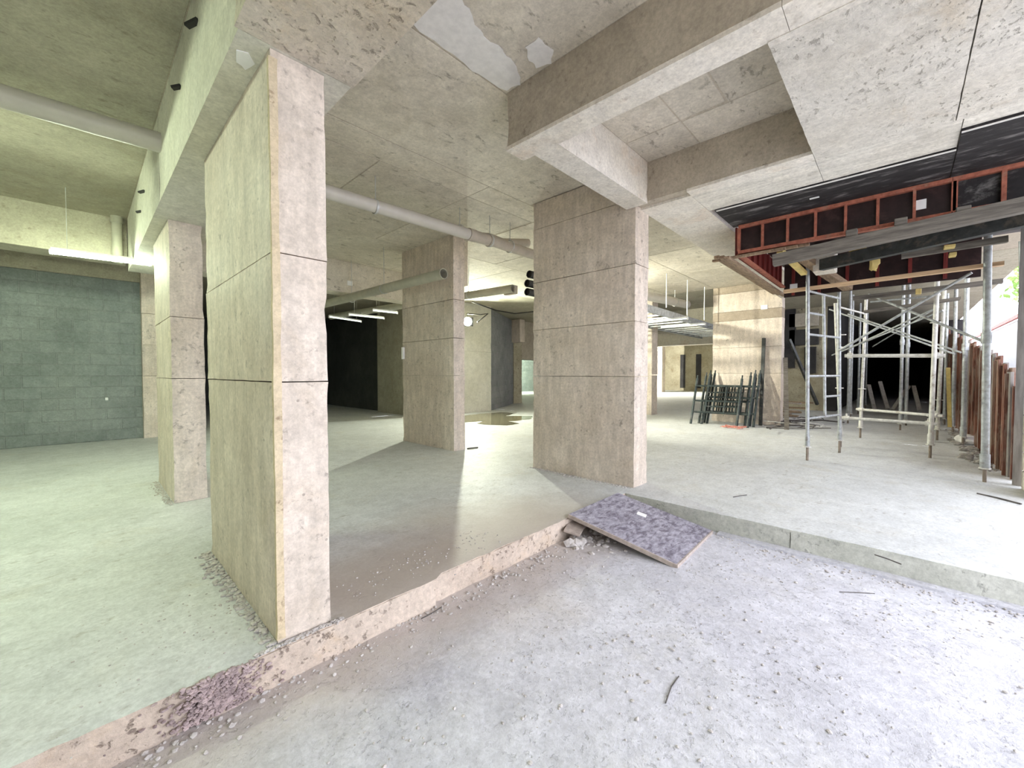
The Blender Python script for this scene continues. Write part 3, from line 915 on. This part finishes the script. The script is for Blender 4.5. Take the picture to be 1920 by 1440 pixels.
# black soffit boards, one stepped
t = thing('soffit_board', 'long black cement smeared soffit board beside the pale ceiling', 'formwork', (5, 0.6, 3.02))
MB().box(4.757, FX + 0.03, -0.28, FY + 0.07, 3.004, 3.03, 0.003).build('plywood_sheet', M['black_ply'], t)
MB().box(4.752, 4.768, -0.28, FY + 0.05, 2.998, 3.006).build('cement_lip', M['plaster'], t)
t = thing('soffit_board', 'wider black soffit board at the right edge of the ceiling', 'formwork', (5, -1, 3.02))
MB().box(4.43, FX + 0.03, -1.7, -0.285, 3.0, 3.03, 0.003).build('plywood_sheet', M['black_ply'], t)
MB().box(4.426, 4.44, -1.7, -0.285, 2.994, 3.002).build('cement_lip', M['plaster'], t)
tag(MB().box(*sorted((at(1520, 372, Zv=3.0).x, at(1534, 369, Zv=3.0).x + .015)), *sorted((at(1536, 369, Zv=3.0).y, at(1518, 373, Zv=3.0).y)), 2.995, 3.003).build('plastic_strip', M['paper']),
    'small white strip stuck on the black soffit board', 'paper')
# side form seen from below, and the far form
t = thing('side_formwork', 'red timber side form running back from the framed panel', 'formwork', (6.5, FY, 2.8))
MB().box(FX + .035, 8.0, FY + 0.03, FY + 0.05, 2.66, 3.0).build('plywood_sheet', M['red_ply'], t)
for i in range(9):
    x = 5.55 + i * 0.28
    MB().box(x, x + 0.05, FY, FY + 0.03, 2.68, 2.99).build('frame_rib', M['red_ply'], t)
MB().box(FX + .035, 8.0, FY - 0.02, FY + 0.03, 2.655, 2.685).build('frame_rail', M['red_steel'], t)
for k, (dy, zz) in enumerate(((0.07, 2.60), (0.14, 2.63), (0.21, 2.655))):
    MB().box(5.2 + 0.05 * k, 8.4, FY + dy - .03, FY + dy + .03, zz - .02, zz + .015, 0.004).build('timber_batten', M['brown_timber'], t)
for k in range(3):
    MB().box(FX - .06 + .05 * k, FX - .02 + .05 * k, 0.95 - .1 * k, FY + .28, 2.615 + .012 * k, 2.645 + .012 * k, 0.004).build('timber_batten', M['brown_timber'], t)
t = thing('far_formwork', 'dark far form with thin red ribs above the scaffold', 'formwork', (7.9, 0.3, 2.7))
MB().box(8.02, 8.05, -0.72, FY, 2.5, 3.02).build('plywood_sheet', M['film_ply'], t)
for i in range(6):
    y = 1.3 - i * 0.34
    MB().box(7.98, 8.02, y - .02, y + .02, 2.52, 3.0).build('frame_rib', M['red_ply'], t)
p = at(1488, 537, X=7.97)
tag(MB().box(7.965, 7.978, p.y - .05, p.y + .05, p.z - .04, p.z + .04).build('paper_tag', M['paper']), 'small white paper tag deep inside the formwork', 'paper')
tag(MB().box(FX + 0.04, 8.05, -1.6, FY + .02, 3.005, 3.03).build('deck_sheet', M['film_ply']), 'dark plywood deck above the formwork', 'formwork')


def timber(a, b, w, h, mat, label, name='timber_beam', group=None):
    a, b = Vector(a), Vector(b)
    mb = MB().beam(a, b, w, h)
    o = mb.build(name, mat)
    return tag(o, label, 'timber', group)


timber(at(1450, 489, X=5.3), at(1990, 369, X=5.3), 0.09, 0.12, M['old_timber'], 'grey weathered timber beam under the red framed panel')
timber(at(1540, 497, Zv=2.67), at(1985, 396, Zv=2.67), 0.09, 0.14, M['dark_steel'], 'dark steel channel behind the weathered timber beam', 'steel_channel')['category'] = 'steel'
timber(at(1470, 547, X=7.32), at(1882, 494, X=7.32), 0.09, 0.045, M['new_timber'], 'pale new pine plank lying across the scaffold', 'pine_plank')
timber(at(1600, 560, X=8.5), at(1880, 527, X=8.5), 0.10, 0.06, M['old_timber'], 'grey plank below the new pine plank', 'timber_plank')
timber(at(1620, 585, X=9.3), at(1800, 560, X=9.3), 0.24, 0.03, M['old_timber'], 'shaded walk board deeper in the scaffold', 'timber_plank')
timber(at(1690, 480, X=6.9), at(1890, 448, X=6.9), 0.06, 0.07, M['old_timber'], 'short grey timber between the posts at upper right', 'timber_plank')
for i, (x, y) in enumerate(((1597, 438), (1689, 417), (1806, 396))):
    p = at(x, y, X=5.31)
    o = MB().box(p.x - .04, p.x + .04, p.y - .045, p.y + .045, p.z - .035, p.z + .035, 0.005).build('timber_block', M['old_timber'])
    tag(o, ('leftmost grey wood block wedged under the red frame', 'middle grey wood block wedged under the red frame', 'rightmost grey wood block wedged under the red frame')[i], 'timber', 'wood blocks under the red frame')
for i, (x, y, X, w, h, lab) in enumerate(((1775, 437, 6.5, .05, .05, 'yellow timber end between beam and channel'), (1608, 468, 6.6, .08, .05, 'yellow timber end under the weathered beam'),
                                          (1780, 463, 6.8, .045, .03, 'yellow timber end just under the steel channel'), (1786, 478, 7.0, .03, .04, 'lowest yellow timber end near the right post'),
                                          (1722, 547, 8.3, .03, .07, 'yellow timber end below the pine plank'))):
    p = at(x, y, X=X)
    tag(MB().box(p.x - .06, p.x + .06, p.y - w, p.y + w, p.z - h / 2, p.z + h / 2, 0.004).build('timber_end', M['yellow']), lab, 'timber', 'yellow timber ends')
p = at(1640, 495, X=6.9)
o = MB().ball(p, 0.06, 2, (0.5, 0.8, 1.4), 0.35).build('foam_wad', M['yellow'], smooth=True)
tag(o, 'lumpy yellow foam wad hanging above the pine plank', 'foam')
timber(at(1462, 470, X=6.2), at(1508, 513, X=7.0), 0.07, 0.05, M['yellow'], 'yellow timber lying slantwise inside the formwork', 'yellow_timber')
timber(at(1500, 480, X=6.6), at(1590, 540, X=7.9), 0.12, 0.08, M['brown_timber'], 'brown timber running back inside the formwork', 'brown_plank')
tag(MB().box(6.85, 7.14, 0.66, 0.9, 2.62, 2.98, 0.01).build('concrete_stub', M['beam_pale']), 'pale concrete stub above the scaffold post', 'concrete')


# ---------------------------------------------------------------- scaffold
def jack(parent, p, zc, r=0.017):
    MB().tube([(p[0], p[1], 0.0), (p[0], p[1], zc + 0.02)], r, 8).build('screw_jack', M['jack'], parent, smooth=True)
    MB().tube([(p[0], p[1], zc - .008), (p[0], p[1], zc + .008)], 0.05, 6).build('jack_nut', M['galv_white'], parent)


def post(parent, a, b, r, mat, zc=0.2, name='post'):
    a, b = Vector(a), Vector(b)
    foot = a.lerp(b, zc / max(0.1, b.z))
    MB().tube([foot, b], r, 12).build(name, mat, parent, smooth=True)
    MB().tube([foot, foot.lerp(b, 0.06)], r * 1.25, 12).build('post_sleeve', mat, parent, smooth=True)
    jack(parent, (foot.x, foot.y), zc)


def sc_frame(label, a0, a1, b0, b1, rungs, mat, r=0.024):
    a0, a1, b0, b1 = map(Vector, (a0, a1, b0, b1))
    t = thing('scaffold_trestle', label, 'scaffold', tuple((a0 + b0) / 2), 'scaffold frames')
    post(t, a0, a1, r, mat)
    post(t, b0, b1, r, mat)
    for z, s0, s1 in rungs:
        p, q = a0.lerp(a1, z / a1.z), b0.lerp(b1, z / b1.z)
        MB().tube([p.lerp(q, s0), p.lerp(q, s1)], 0.017, 8).build('rung', mat, t, smooth=True)
    return t


f1 = sc_frame('ladder like scaffold frame nearest the camera on the left', (7.15, 0.955, 0), (7.19, 1.0, 2.9), (8.19, 0.68, 0), (8.24, 0.74, 2.72),
              ((2.43, 0, 1), (2.12, 0, .5), (1.81, 0, 1), (1.21, 0, 1), (0.9, .5, 1), (0.6, 0, 1)), M['galv'])
a, b = Vector((7.68, 0.82, 0.6)), Vector((7.72, 0.87, 2.43))
MB().tube([a, b], 0.019, 8).build('inner_post', M['galv'], f1, smooth=True)
f2 = sc_frame('pale scaffold frame behind the ladder frame', (8.86, 0.72, 0), (8.92, 0.84, 2.45), (10.37, 0.56, 0), (10.5, 0.52, 2.72),
              ((2.40, 0, 1), (1.7, 0, .25)), M['galv_white'], 0.026)
f3 = sc_frame('pale scaffold frame right of the dark opening', (8.6, -0.325, 0), (8.73, -0.36, 2.85), (11.0, -0.5, 0), (11.2, -0.56, 2.9),
              ((2.5, 0, .3),), M['galv_white'], 0.029)
# jack collars half way up the posts
for par, pts in ((f2, ((8.88, .76, 1.0), (8.87, .74, 1.9), (10.4, .55, .95))), (f3, ((8.66, -.335, .62), (8.70, -.35, 2.0), (11.07, -.52, .75)))):
    for p in pts:
        MB().tube([(p[0], p[1], p[2] - .007), (p[0], p[1], p[2] + .007)], 0.058, 8).build('collar', M['galv_white'], par)


def prop(label, a, b, r=0.03, mat=None, group='steel props along the open side', zc=0.14, joint=0.55):
    a, b = Vector(a), Vector(b)
    t = thing('steel_prop', label, 'prop', tuple(a), group)
    post(t, a, b, r, mat or M['galv'], zc)
    p = a.lerp(b, joint)
    MB().tube([p, p + (b - a).normalized() * 0.12], r * 1.35, 12).build('prop_collar', mat or M['galv'], t, smooth=True)
    return t


prop('tall bright steel prop nearest the open right side', (7.13, -0.715, 0), (7.19, -0.69, 2.9), 0.034, M['galv'], zc=0.16)
prop('leaning steel prop just right of the tall bright one', (8.95, -1.27, 0), (8.6, -1.13, 3.0), 0.04, M['galv'], joint=0.5, zc=0.02)
prop('steel prop second along the open side', (10.6, -0.80, 0), (10.7, -0.80, 3.0), 0.034)
prop('steel prop third along the open side', (12.6, -0.80, 0), (12.7, -0.80, 3.1), 0.03)
prop('steel prop fourth along the open side', (14.5, -0.78, 0), (14.6, -0.78, 3.2), 0.03)
for i, (x, y) in enumerate(((12.4, 0.0), (13.6, -0.1), (15.5, 0.0), (17.5, -0.1), (16.5, 0.95), (19, 0.9), (13.2, 0.95), (14.6, 1.0))):
    prop(('grey prop left of centre in the dark tunnel', 'prop beside the yellow pole in the dark tunnel', 'prop deeper in the dark tunnel on the right', 'deepest prop on the right of the tunnel',
          'prop on the left of the tunnel, further in', 'deepest prop on the left of the tunnel', 'prop nearest the tunnel mouth on the left', 'second prop from the tunnel mouth on the left')[i],
         (x, y, 0), (x, y, 3.4), 0.03, M['galv'], 'props in the dark tunnel')


def ledger(label, a, b, r=0.024, mat='galv_white', group='scaffold tubes', clamps=(0.06, 0.92)):
    a, b = Vector(a), Vector(b)
    t = thing('scaffold_tube', label, 'scaffold', tuple((a + b) / 2), group)
    MB().tube([a, b], r, 10).build('tube', M[mat], t, smooth=True)
    d = (b - a).normalized()
    for k in clamps:
        p = a.lerp(b, k)
        MB().tube([p - d * .035, p + d * .035], r * 1.6, 8).build('coupler', M[mat], t)
        MB().tube([p + Z * .02, p + Z * .075], 0.012, 6).build('coupler_bolt', M[mat], t)
    return t


ledger('thick white tube at waist height across the scaffold', at(1584, 667, X=8.83), at(1772, 667, X=8.72), 0.03)
ledger('lower white tube close to the floor, nearer one', at(1578, 783, X=8.83), at(1757, 795, X=8.62))
ledger('lower white tube close to the floor, farther one', at(1606, 767, X=10.2), at(1768, 780, X=9.6))


def brace(label, a, b, r=0.014):
    o = MB().tube([a, b], r, 8).build('cross_brace', M['galv'], smooth=True)
    return tag(o, label, 'scaffold', 'cross braces')


brace('cross brace rising from the ladder frame to the upper right', at(1574, 657, X=8.15), at(1822, 511, X=7.6), 0.017)
brace('cross brace falling to the tall bright prop', at(1629, 552, X=8.9), at(1846, 641, X=7.2), 0.017)
brace('rear cross brace rising right, upper of two', at(1590, 654, X=10.3), at(1760, 575, X=9.2))
brace('rear cross brace rising right, lower of two', at(1560, 666, X=10.5), at(1768, 582, X=9.4))
brace('rear cross brace falling right, upper of two', at(1590, 589, X=10.3), at(1802, 661, X=9.2))
brace('rear cross brace falling right, lower of two', at(1555, 580, X=10.6), at(1790, 664, X=9.5))
brace('upper tie tube under the pine plank', at(1632, 566, X=9.0), at(1750, 555, X=8.8))
brace('thin brace deep in the tunnel', at(1636, 650, X=14.0), at(1760, 575, X=13.0))
timber(at(1778, 690, X=12.0), at(1781, 800, X=12.4), 0.06, 0.05, M['yellow'], 'yellow pole standing in the dark right of the scaffold', 'yellow_pole')
for i, ((x0, y0), (x1, y1)) in enumerate((((1629, 722), (1640, 765)), ((1650, 716), (1664, 762)), ((1704, 724), (1674, 764)), ((1713, 724), (1724, 765)))):
    timber(at(x0, y0, X=17.0), at(x1, y1 + 4, X=16.2), 0.09, 0.05, M['greyboard'],
           ('first leaning board from the left in the tunnel', 'second leaning board from the left in the tunnel', 'board leaning left, right of the tunnel middle', 'rightmost leaning board in the tunnel')[i],
           'leaning_board', 'boards leaning in the tunnel')

# ---------------------------------------------------------------- fence, pier and the outside
tops = [(7.45, 1.02), (7.79, 1.28), (9.09, 1.52), (12.65, 1.95), (19, 2.65), (24, 3.3)]


def top_at(x):
    for (a, za), (b, zb_) in zip(tops[:-1], tops[1:]):
        if x <= b:
            return za + (zb_ - za) * max(0, (x - a)) / (b - a)
    return tops[-1][1]


t = thing('sheet_fence', 'rusty ribbed sheet fence along the open right side', 'fence', (10, -0.97, 0))
x = 7.45
i = 0
while x < 24:
    w = 0.22 if x < 11 else (0.4 if x < 15 else 0.8)
    off = 0.02 if i % 2 else -0.02
    zt_ = top_at(x + w / 2) + random.uniform(-.015, .015)
    MB().box(x, x + w - 0.006, -0.995 + off, -0.965 + off, -0.02, zt_, 0.003).build('sheet', M['rust'] if i % 3 != 1 else M['greyboard'], t)
    MB().box(x + w * 0.42, x + w * 0.62, -0.965 + off, -0.935 + off, -0.02, zt_ - .02).build('sheet_rib', M['rust'], t)
    x += w
    i += 1
pr = thing('block_pier', 'white block pier at the right edge beside the fence', 'pier', (6.7, -1.2, 0))
MB().box(6.42, 6.98, -1.46, -0.97, 0, 3.46).build('mortar_bed', M['mortar'], pr)
for r in range(17):
    for k, (a, b) in enumerate(((6.41, 6.70), (6.705, 6.99)) if r % 2 else ((6.41, 6.55), (6.555, 6.99))):
        MB().box(a, b, -1.47, -0.96, r * 0.2 + .004, r * .2 + .196, 0.005).build('concrete_block', M['white_wall'] if r > 3 else M['beam_pale'], pr)
timber(at(1908, 910, Zv=0), at(1908, 910, Zv=0) + Vector((0.03, -.01, 3.0)), 0.07, 0.07, M['greyboard'], 'upright grey timber post at the end of the fence', 'timber_post')
gd = structure('floor.002', (5, -8, 0.2))
MB().box(-12, 60, -20, -1.75, -0.3, -0.18).build('ground_slab', M['earth'], gd)
ow = structure('wall_outside', (30, -4.1, 0))
MB().box(18, 56, -4.2, -4.0, -0.2, 3.8).build('plain_face', M['white_wall'], ow)
rf = thing('tiled_roof', 'red tiled roof slope above the white wall outside', 'roof', (30, -4.1, 3.8))
MB().add([(18, -3.9, 3.82), (56, -3.9, 3.82), (56, -5.3, 5.0), (18, -5.3, 5.0), (18, -3.9, 3.801), (56, -3.9, 3.801), (56, -5.3, 4.9), (18, -5.3, 4.9)],
         [(0, 1, 2, 3), (7, 6, 5, 4), (0, 4, 5, 1), (1, 5, 6, 2), (2, 6, 7, 3), (3, 7, 4, 0)]).build('roof_deck', M['tile'], rf)
for k in range(8):
    u = k / 8
    y, z = -3.9 - 1.4 * u, 3.82 + 1.18 * u
    MB().beam((18, y - .05, z + .08), (56, y - .05, z + .08), 0.19, 0.035, Vector((0, 0.64, 0.77))).build('tile_course', M['tile'], rf)
bs_ = thing('tree', 'green treetop showing over the red tiled roof outside', 'tree', (44, -5.9, -0.18))
mb = MB()
for i in range(260):
    c = Vector((random.gauss(44, 1.6), random.gauss(-6.0, .3), 7.4 + random.gauss(0, .7)))
    s_ = Vector((random.uniform(-1, 1), random.uniform(-1, 1), random.uniform(-1, 1))).normalized() * 0.24
    q = s_.cross(Vector((random.random(), random.random(), random.random()))).normalized() * 0.12
    mb.add([c - s_, c + q, c + s_, c - q], [(0, 1, 2, 3)])
mb.build('foliage', M['leaf'], bs_, kind='stuff')
MB().tube([(44, -5.9, -0.18), (44.1, -5.95, 3.5), (44, -6.0, 7.4)], 0.12, 8, rs=[.18, .13, .06]).build('trunk', M['brown_timber'], bs_)

# ---------------------------------------------------------------- stacked steel frames against the far pillar
TS = M['teal_steel']


def stacked_frame(label, x, y, rz, lean, h=1.36, w=1.0, k=0):
    t = thing('steel_trestle', label, 'scaffold', (x, y, 0), 'stacked steel frames')
    t.rotation_euler = (0, lean, rz)

    def add(mb, nm, lab=None):
        o = mb.build(nm, TS, smooth=True)
        o.parent = t
        return o
    for s in (-1, 1):
        add(MB().tube([(0, s * w / 2, 0), (0, s * w / 2, h)], 0.029, 10), 'post')
        add(MB().tube([(0.0, s * w / 2, h * .8), (-0.06, s * w / 2, h * .8)], 0.010, 6), 'lock_pin')
        add(MB().tube([(0, s * w / 2, h), (0, s * w / 2, h + .09)], 0.016, 8), 'spigot')
    for z in (0.32, 0.62 + .1 * (k % 2), 1.02):
        add(MB().tube([(0, -w / 2, z), (0, w / 2, z)], 0.024, 8), 'crossbar')
    for yy in (-0.2, 0.05, 0.22):
        add(MB().tube([(0, yy, 0.32), (0, yy, 1.02)], 0.018, 8), 'inner_bar')
    for z in (0.48, 0.85):
        add(MB().tube([(0, -0.2, z), (0, 0.22, z)], 0.017, 8), 'short_bar')
    return t


fr_lab = ('frontmost teal steel frame of the stack leaning on the banded pillar', 'second teal steel frame from the front of the leaning stack', 'third teal steel frame from the front of the leaning stack',
          'fourth teal steel frame from the front of the leaning stack', 'rearmost teal steel frame, against the banded pillar')
for i, (x, y, rz, h) in enumerate(((10.42, 3.26, 0.05, 1.22), (10.52, 3.05, -0.03, 1.36), (10.62, 3.14, 0.02, 1.30), (10.72, 2.98, 0.0, 1.36), (10.82, 3.08, 0.0, 1.25))):
    stacked_frame(fr_lab[i], x, y, rz, math.radians(24.0), h, 1.02, i)
timber((11.2, 2.43, 0), (11.36, 2.42, 2.10), 0.07, 0.05, M['dark_steel'], 'thin dark steel angle leaning upright on the banded pillar', 'steel_angle')['category'] = 'steel'
timber((10.75, 1.82, 0), (11.5, 2.0, 1.62), 0.09, 0.02, M['old_timber'], 'narrow grey board leaning at the right of the banded pillar', 'leaning_board')
timber((13.0, 1.55, 0.45), (12.2, 2.05, 2.1), 0.06, 0.06, M['dark_steel'], 'dark ladder rail sloping behind the banded pillar', 'ladder_rail')['category'] = 'ladder'
mb = MB()
for i in range(60):
    a = random.uniform(0, 6.28)
    c = Vector((10.25 + random.uniform(-.2, .15), 2.78 + random.uniform(-.25, .2), 0.012 + random.uniform(0, .03)))
    d = Vector((math.cos(a), math.sin(a), random.uniform(-.2, .2))) * random.uniform(.03, .08)
    mb.tube([c - d, c + d], 0.006, 4)
tag(mb.build('safety_net', M['net'], kind='stuff'), 'crumpled orange netting at the foot of the steel frames', 'net')
mb = MB()
for i in range(130):
    x = random.uniform(7.9, 13)
    mb.ball((x, -0.90 + abs(random.gauss(0, .10)), random.uniform(.0, .03)), random.choice((.015, .02, .03, .05)), 1, (1, 1.2, .7), .25)
tag(mb.build('rubble', M['greyboard'], kind='stuff'), 'grey rubble along the foot of the rusty fence', 'rubble')
p = at(1822, 832, Zv=0)
o = MB().ball((p.x, p.y + .05, 0.07), 0.22, 3, (1.3, .75, .42), .05).build('cement_sack', M['plaster'], smooth=True)
tag(o, 'pale slumped cement sack lying by the rusty fence', 'sack')
# scrap rods on the floor beside the pillar
for i in range(34):
    px, py = random.uniform(1430, 1545), random.uniform(782, 803)
    px = px if py > 799 else max(px, 1482)
    c = at(px, py, Zv=0.02 + random.uniform(0, .10))
    a = random.gauss(-0.9, 0.7)
    ln = random.uniform(0.15, 0.6)
    dv = Vector((math.cos(a), math.sin(a), random.uniform(-.12, .12))) * ln
    o = MB().tube([c - dv, c + Vector((0, 0, random.uniform(0, .05))), c + dv], random.choice((0.010, 0.014, 0.02)), 6).build('scrap_rod', M['scrap'] if i % 4 else M['galv_white'])
    tag(o, 'bent scrap rod in the heap right of the banded pillar', 'scrap', 'scrap rods in the heap')
for i in range(9):
    c = Vector((random.uniform(13.6, 16.2), random.uniform(2.3, 3.0), 0.03 + 0.045 * i))
    if i < 5:
        c.z = 0.03
        c.x = 13.5 + i * 0.65
    a = random.uniform(1.2, 1.9)
    dv = Vector((math.cos(a), math.sin(a), 0)) * random.uniform(.35, .6)
    o = MB().beam(c - dv, c + dv, 0.15, 0.04).build('timber_offcut', M['brown_timber'] if i % 2 else M['panel_edge'])
    tag(o, 'timber offcut lying on the floor far behind the banded pillar', 'timber', 'timber offcuts on the far floor')

# ---------------------------------------------------------------- panel on the floor by the curb
t = thing('plywood_panel', 'scuffed dark plywood form panel sloping off the curb corner', 'panel', (3.3, 1.6, -0.1))
pa, pb, pc, pe = Vector((2.87, 2.06, 0.035)), Vector((3.74, 2.07, 0.035)), Vector((3.83, 1.19, -0.145)), Vector((2.96, 1.16, -0.145))


def slab4(q, th):
    nn = (q[1] - q[0]).cross(q[3] - q[0]).normalized()
    if nn.z > 0:
        nn = -nn
    lo = [p + nn * th for p in q]
    return [*q, *lo], [(0, 1, 2, 3), (7, 6, 5, 4), (0, 4, 5, 1), (1, 5, 6, 2), (2, 6, 7, 3), (3, 7, 4, 0)]


MB().add(*slab4([pa, pb, pc, pe], 0.006)).build('film_face', M['panel_film'], t)
dn = Vector((0, 0, -0.0062))
MB().add(*slab4([p + dn for p in (pa, pb, pc, pe)], 0.022)).build('plywood_core', M['panel_edge'], t)
for a, b in ((pa, pe), (pe, pc)):
    MB().beam(a - Z * .014, b - Z * .014, 0.012, 0.030).build('edge_batten', M['panel_edge'], t)
c = at(1203, 961, Zv=-0.02)
MB().add(*slab4([Vector((c.x - .03, c.y + .05, 0)) + Z * 0, Vector((c.x + .04, c.y + .05, 0)), Vector((c.x + .05, c.y - .04, 0)), Vector((c.x - .02, c.y - .04, 0))], 0.001))
mid_z = lambda x, y: 0.035 - (2.065 - y) / 0.89 * 0.18 + 0.002
q = [Vector((x, y, mid_z(x, y))) for x, y in ((c.x - .04, c.y + .03), (c.x + .03, c.y + .05), (c.x + .045, c.y - .03), (c.x - .02, c.y - .05))]
tag(MB().add(*slab4(q, 0.0015)).build('paper_scrap', M['paper']), 'small white paper scrap on the plywood panel', 'paper')
o = MB().box(-0.09, 0.09, -0.07, 0.07, -0.011, 0.011, 0.003).build('wood_offcut', M['panel_edge'])
o.location = at(1077, 991, Zv=-0.07)
o.rotation_euler = (math.radians(10), math.radians(-6), 0.35)
tag(o, 'small wooden offcut beside the left corner of the plywood panel', 'timber')


# ---------------------------------------------------------------- puddle, gravel, sticks
def blob(cx, cy, rx, ry, n=40, seed=0.0, ang=0):
    out = []
    for i in range(n):
        t_ = 2 * math.pi * i / n
        k = 1 + 0.5 * mnoise.noise(Vector((math.cos(t_) * 1.8 + seed, math.sin(t_) * 1.8, seed)))
        x, y = math.cos(t_) * rx * k, math.sin(t_) * ry * k
        out.append((cx + x * math.cos(ang) - y * math.sin(ang), cy + x * math.sin(ang) + y * math.cos(ang)))
    return out


pud = [tuple(at(x, y, Zv=0.006))[:2] for x, y in ((872, 779), (900, 776), (940, 773), (968, 774), (955, 778), (948, 780), (998, 780), (998, 785), (975, 788), (952, 790), (975, 794), (950, 797), (915, 796), (895, 794), (910, 789), (880, 791), (865, 793), (865, 784))]
tag(flat_patch('puddle', ragged(pud, 3, 0.03), 0.004, M['water'], 0.004), 'shallow brown puddle on the floor under the flood lamp', 'puddle')

mb = MB()


def pebble(mb, x, y, z, r):
    mb.ball((x, y, z + r * 0.3), r, 0 if r < .004 else 1, (random.uniform(.7, 1.3), random.uniform(.7, 1.3), random.uniform(.4, .8)), 0.2)


for i in range(1500):
    x, y = random.uniform(0.35, 3.7), random.uniform(-0.9, 1.95)
    k = mnoise.noise(Vector((x * 1.3, y * 1.3, 4)))
    if k < -0.05 and random.random() < .8:
        continue
    pebble(mb, x, y, -0.170, random.choice((0.003, 0.004, 0.005, 0.006, 0.009)))
for i in range(500):
    x = random.uniform(-0.6, 3.6)
    pebble(mb, x, 2.035 - abs(random.gauss(0, .07)), -0.17, random.choice((0.004, 0.006, 0.009, .012)))
for i in range(260):
    pebble(mb, 3.80 - abs(random.gauss(0, .09)), random.uniform(-1.2, 1.2), -0.168, random.choice((0.004, 0.006, 0.009)))
for i in range(150):
    pebble(mb, random.uniform(2.72, 3.15), 2.0 - abs(random.gauss(0, .16)), -0.17, random.choice((0.006, 0.01, .016, .026)))
for i in range(14):
    pebble(mb, random.uniform(2.74, 2.92), random.uniform(1.88, 2.0), -0.16, random.choice((0.03, 0.04, .05)))
tag(mb.build('gravel', M['gravel'], kind='stuff'), 'loose pale grit and gravel scattered on the lower floor', 'gravel')
mb = MB()
for i in range(420):
    y = random.uniform(2.07, 3.5)
    pebble(mb, 0.595 - abs(random.gauss(0, .035)), y, 0.0, random.choice((0.004, 0.007, 0.010, .014)))
for i in range(220):
    pebble(mb, random.uniform(0.5, 0.9), 2.055 - abs(random.gauss(0, .012)), 0.0, random.choice((0.004, 0.006, .009)))
for i in range(200):
    pebble(mb, 0.575 - abs(random.gauss(0, .03)), random.uniform(5.0, 6.2), 0.0, random.choice((0.006, 0.01)))
for i in range(260):
    pebble(mb, 4.10 - abs(random.gauss(0, .03)), random.uniform(2.1, 3.55), 0.0, random.choice((0.005, 0.009, .012)))
for i in range(160):
    pebble(mb, random.gauss(0.3, 0.25), random.gauss(2.55, .25), 0.0, random.choice((0.002, 0.003, 0.005)))
for i in range(160):
    pebble(mb, random.uniform(1.0, 2.2), random.gauss(2.3, .1), 0.0, random.choice((0.003, 0.005, 0.007)))
tag(mb.build('gravel', M['gravel'], kind='stuff'), 'cement crumbs along the feet of the pillars', 'gravel')
mb = MB()
for i in range(900):
    u, v = random.gauss(0, 1), random.random()
    x = 0.36 + u * 0.075
    z = -0.16 + v * 0.165
    pebble(mb, x, 2.032 - 0.004 - random.uniform(0, .012), z, random.choice((0.005, 0.007, 0.010)))
tag(mb.build('aggregate_patch', M['aggregate'], kind='stuff'), 'dark purple patch of bare aggregate on the curb', 'gravel')
sticks = (((1573, 0), 0),)
for (x0, y0), (x1, y1), zz, lab, r, mt in (
        ((1273, 1268), (1248, 1318), -0.166, 'thin grey wire lying on the lower floor in front', 0.003, 'scrap'),
        ((1574, 1110), (1640, 1113), -0.166, 'bent wire lying below the grey curb', 0.003, 'scrap'),
        ((1832, 925), (1915, 945), 0.006, 'thin steel rod on the floor near the right edge', 0.008, 'scrap'),
        ((1640, 1040), (1690, 1058), -0.02, 'rusty wire poking from the grey curb', 0.004, 'scrap'),
        ((876, 841), (896, 839), 0.012, 'short dark stick at the foot of the middle pillar', 0.012, 'scrap'),
        ((1375, 932), (1400, 928), 0.006, 'tiny twig on the raised floor', 0.004, 'scrap'),
        ((790, 1160), (828, 1138), -0.16, 'thin wire curl under the pink curb', 0.003, 'scrap')):
    p, q = at(x0, y0, Zv=zz), at(x1, y1, Zv=zz)
    k = (p + q) / 2 + Vector((random.uniform(-.01, .01), random.uniform(-.01, .01), 0.002))
    tag(MB().tube([p, k, q], r, 6).build('wire', M[mt], smooth=True), lab, 'wire')

# small signs and tags
p = at(742, 663, X=4.06)
tag(MB().box(4.05, 4.084, 6.60, 6.66, at(742, 674, X=4.06).z, at(742, 652, X=4.06).z, .003).build('notice_sheet', M['paper']), 'narrow white notice on the far edge of the middle pillar', 'sign')
p = at(656, 531, Y=7.99)
tag(MB().box(p.x - .05, p.x + .05, 7.985, 7.996, p.z - .045, p.z + .045).build('paper_tag', M['paper']), 'white paper tag on the dim pinkish beam', 'paper')
p = at(1433, 576, X=11.39)
tag(MB().box(11.383, 11.396, p.y - .07, p.y + .07, p.z - .05, p.z + .05).build('paper_tag', M['paper']), 'white paper tag high on the banded pillar', 'paper')
p = at(200, 748, Y=10.69)
tag(MB().box(p.x - .02, p.x + .02, 10.672, 10.69, p.z - .025, p.z + .025, .003).build('paper_tag', M['paper']), 'tiny white scrap on the grey block wall', 'paper')
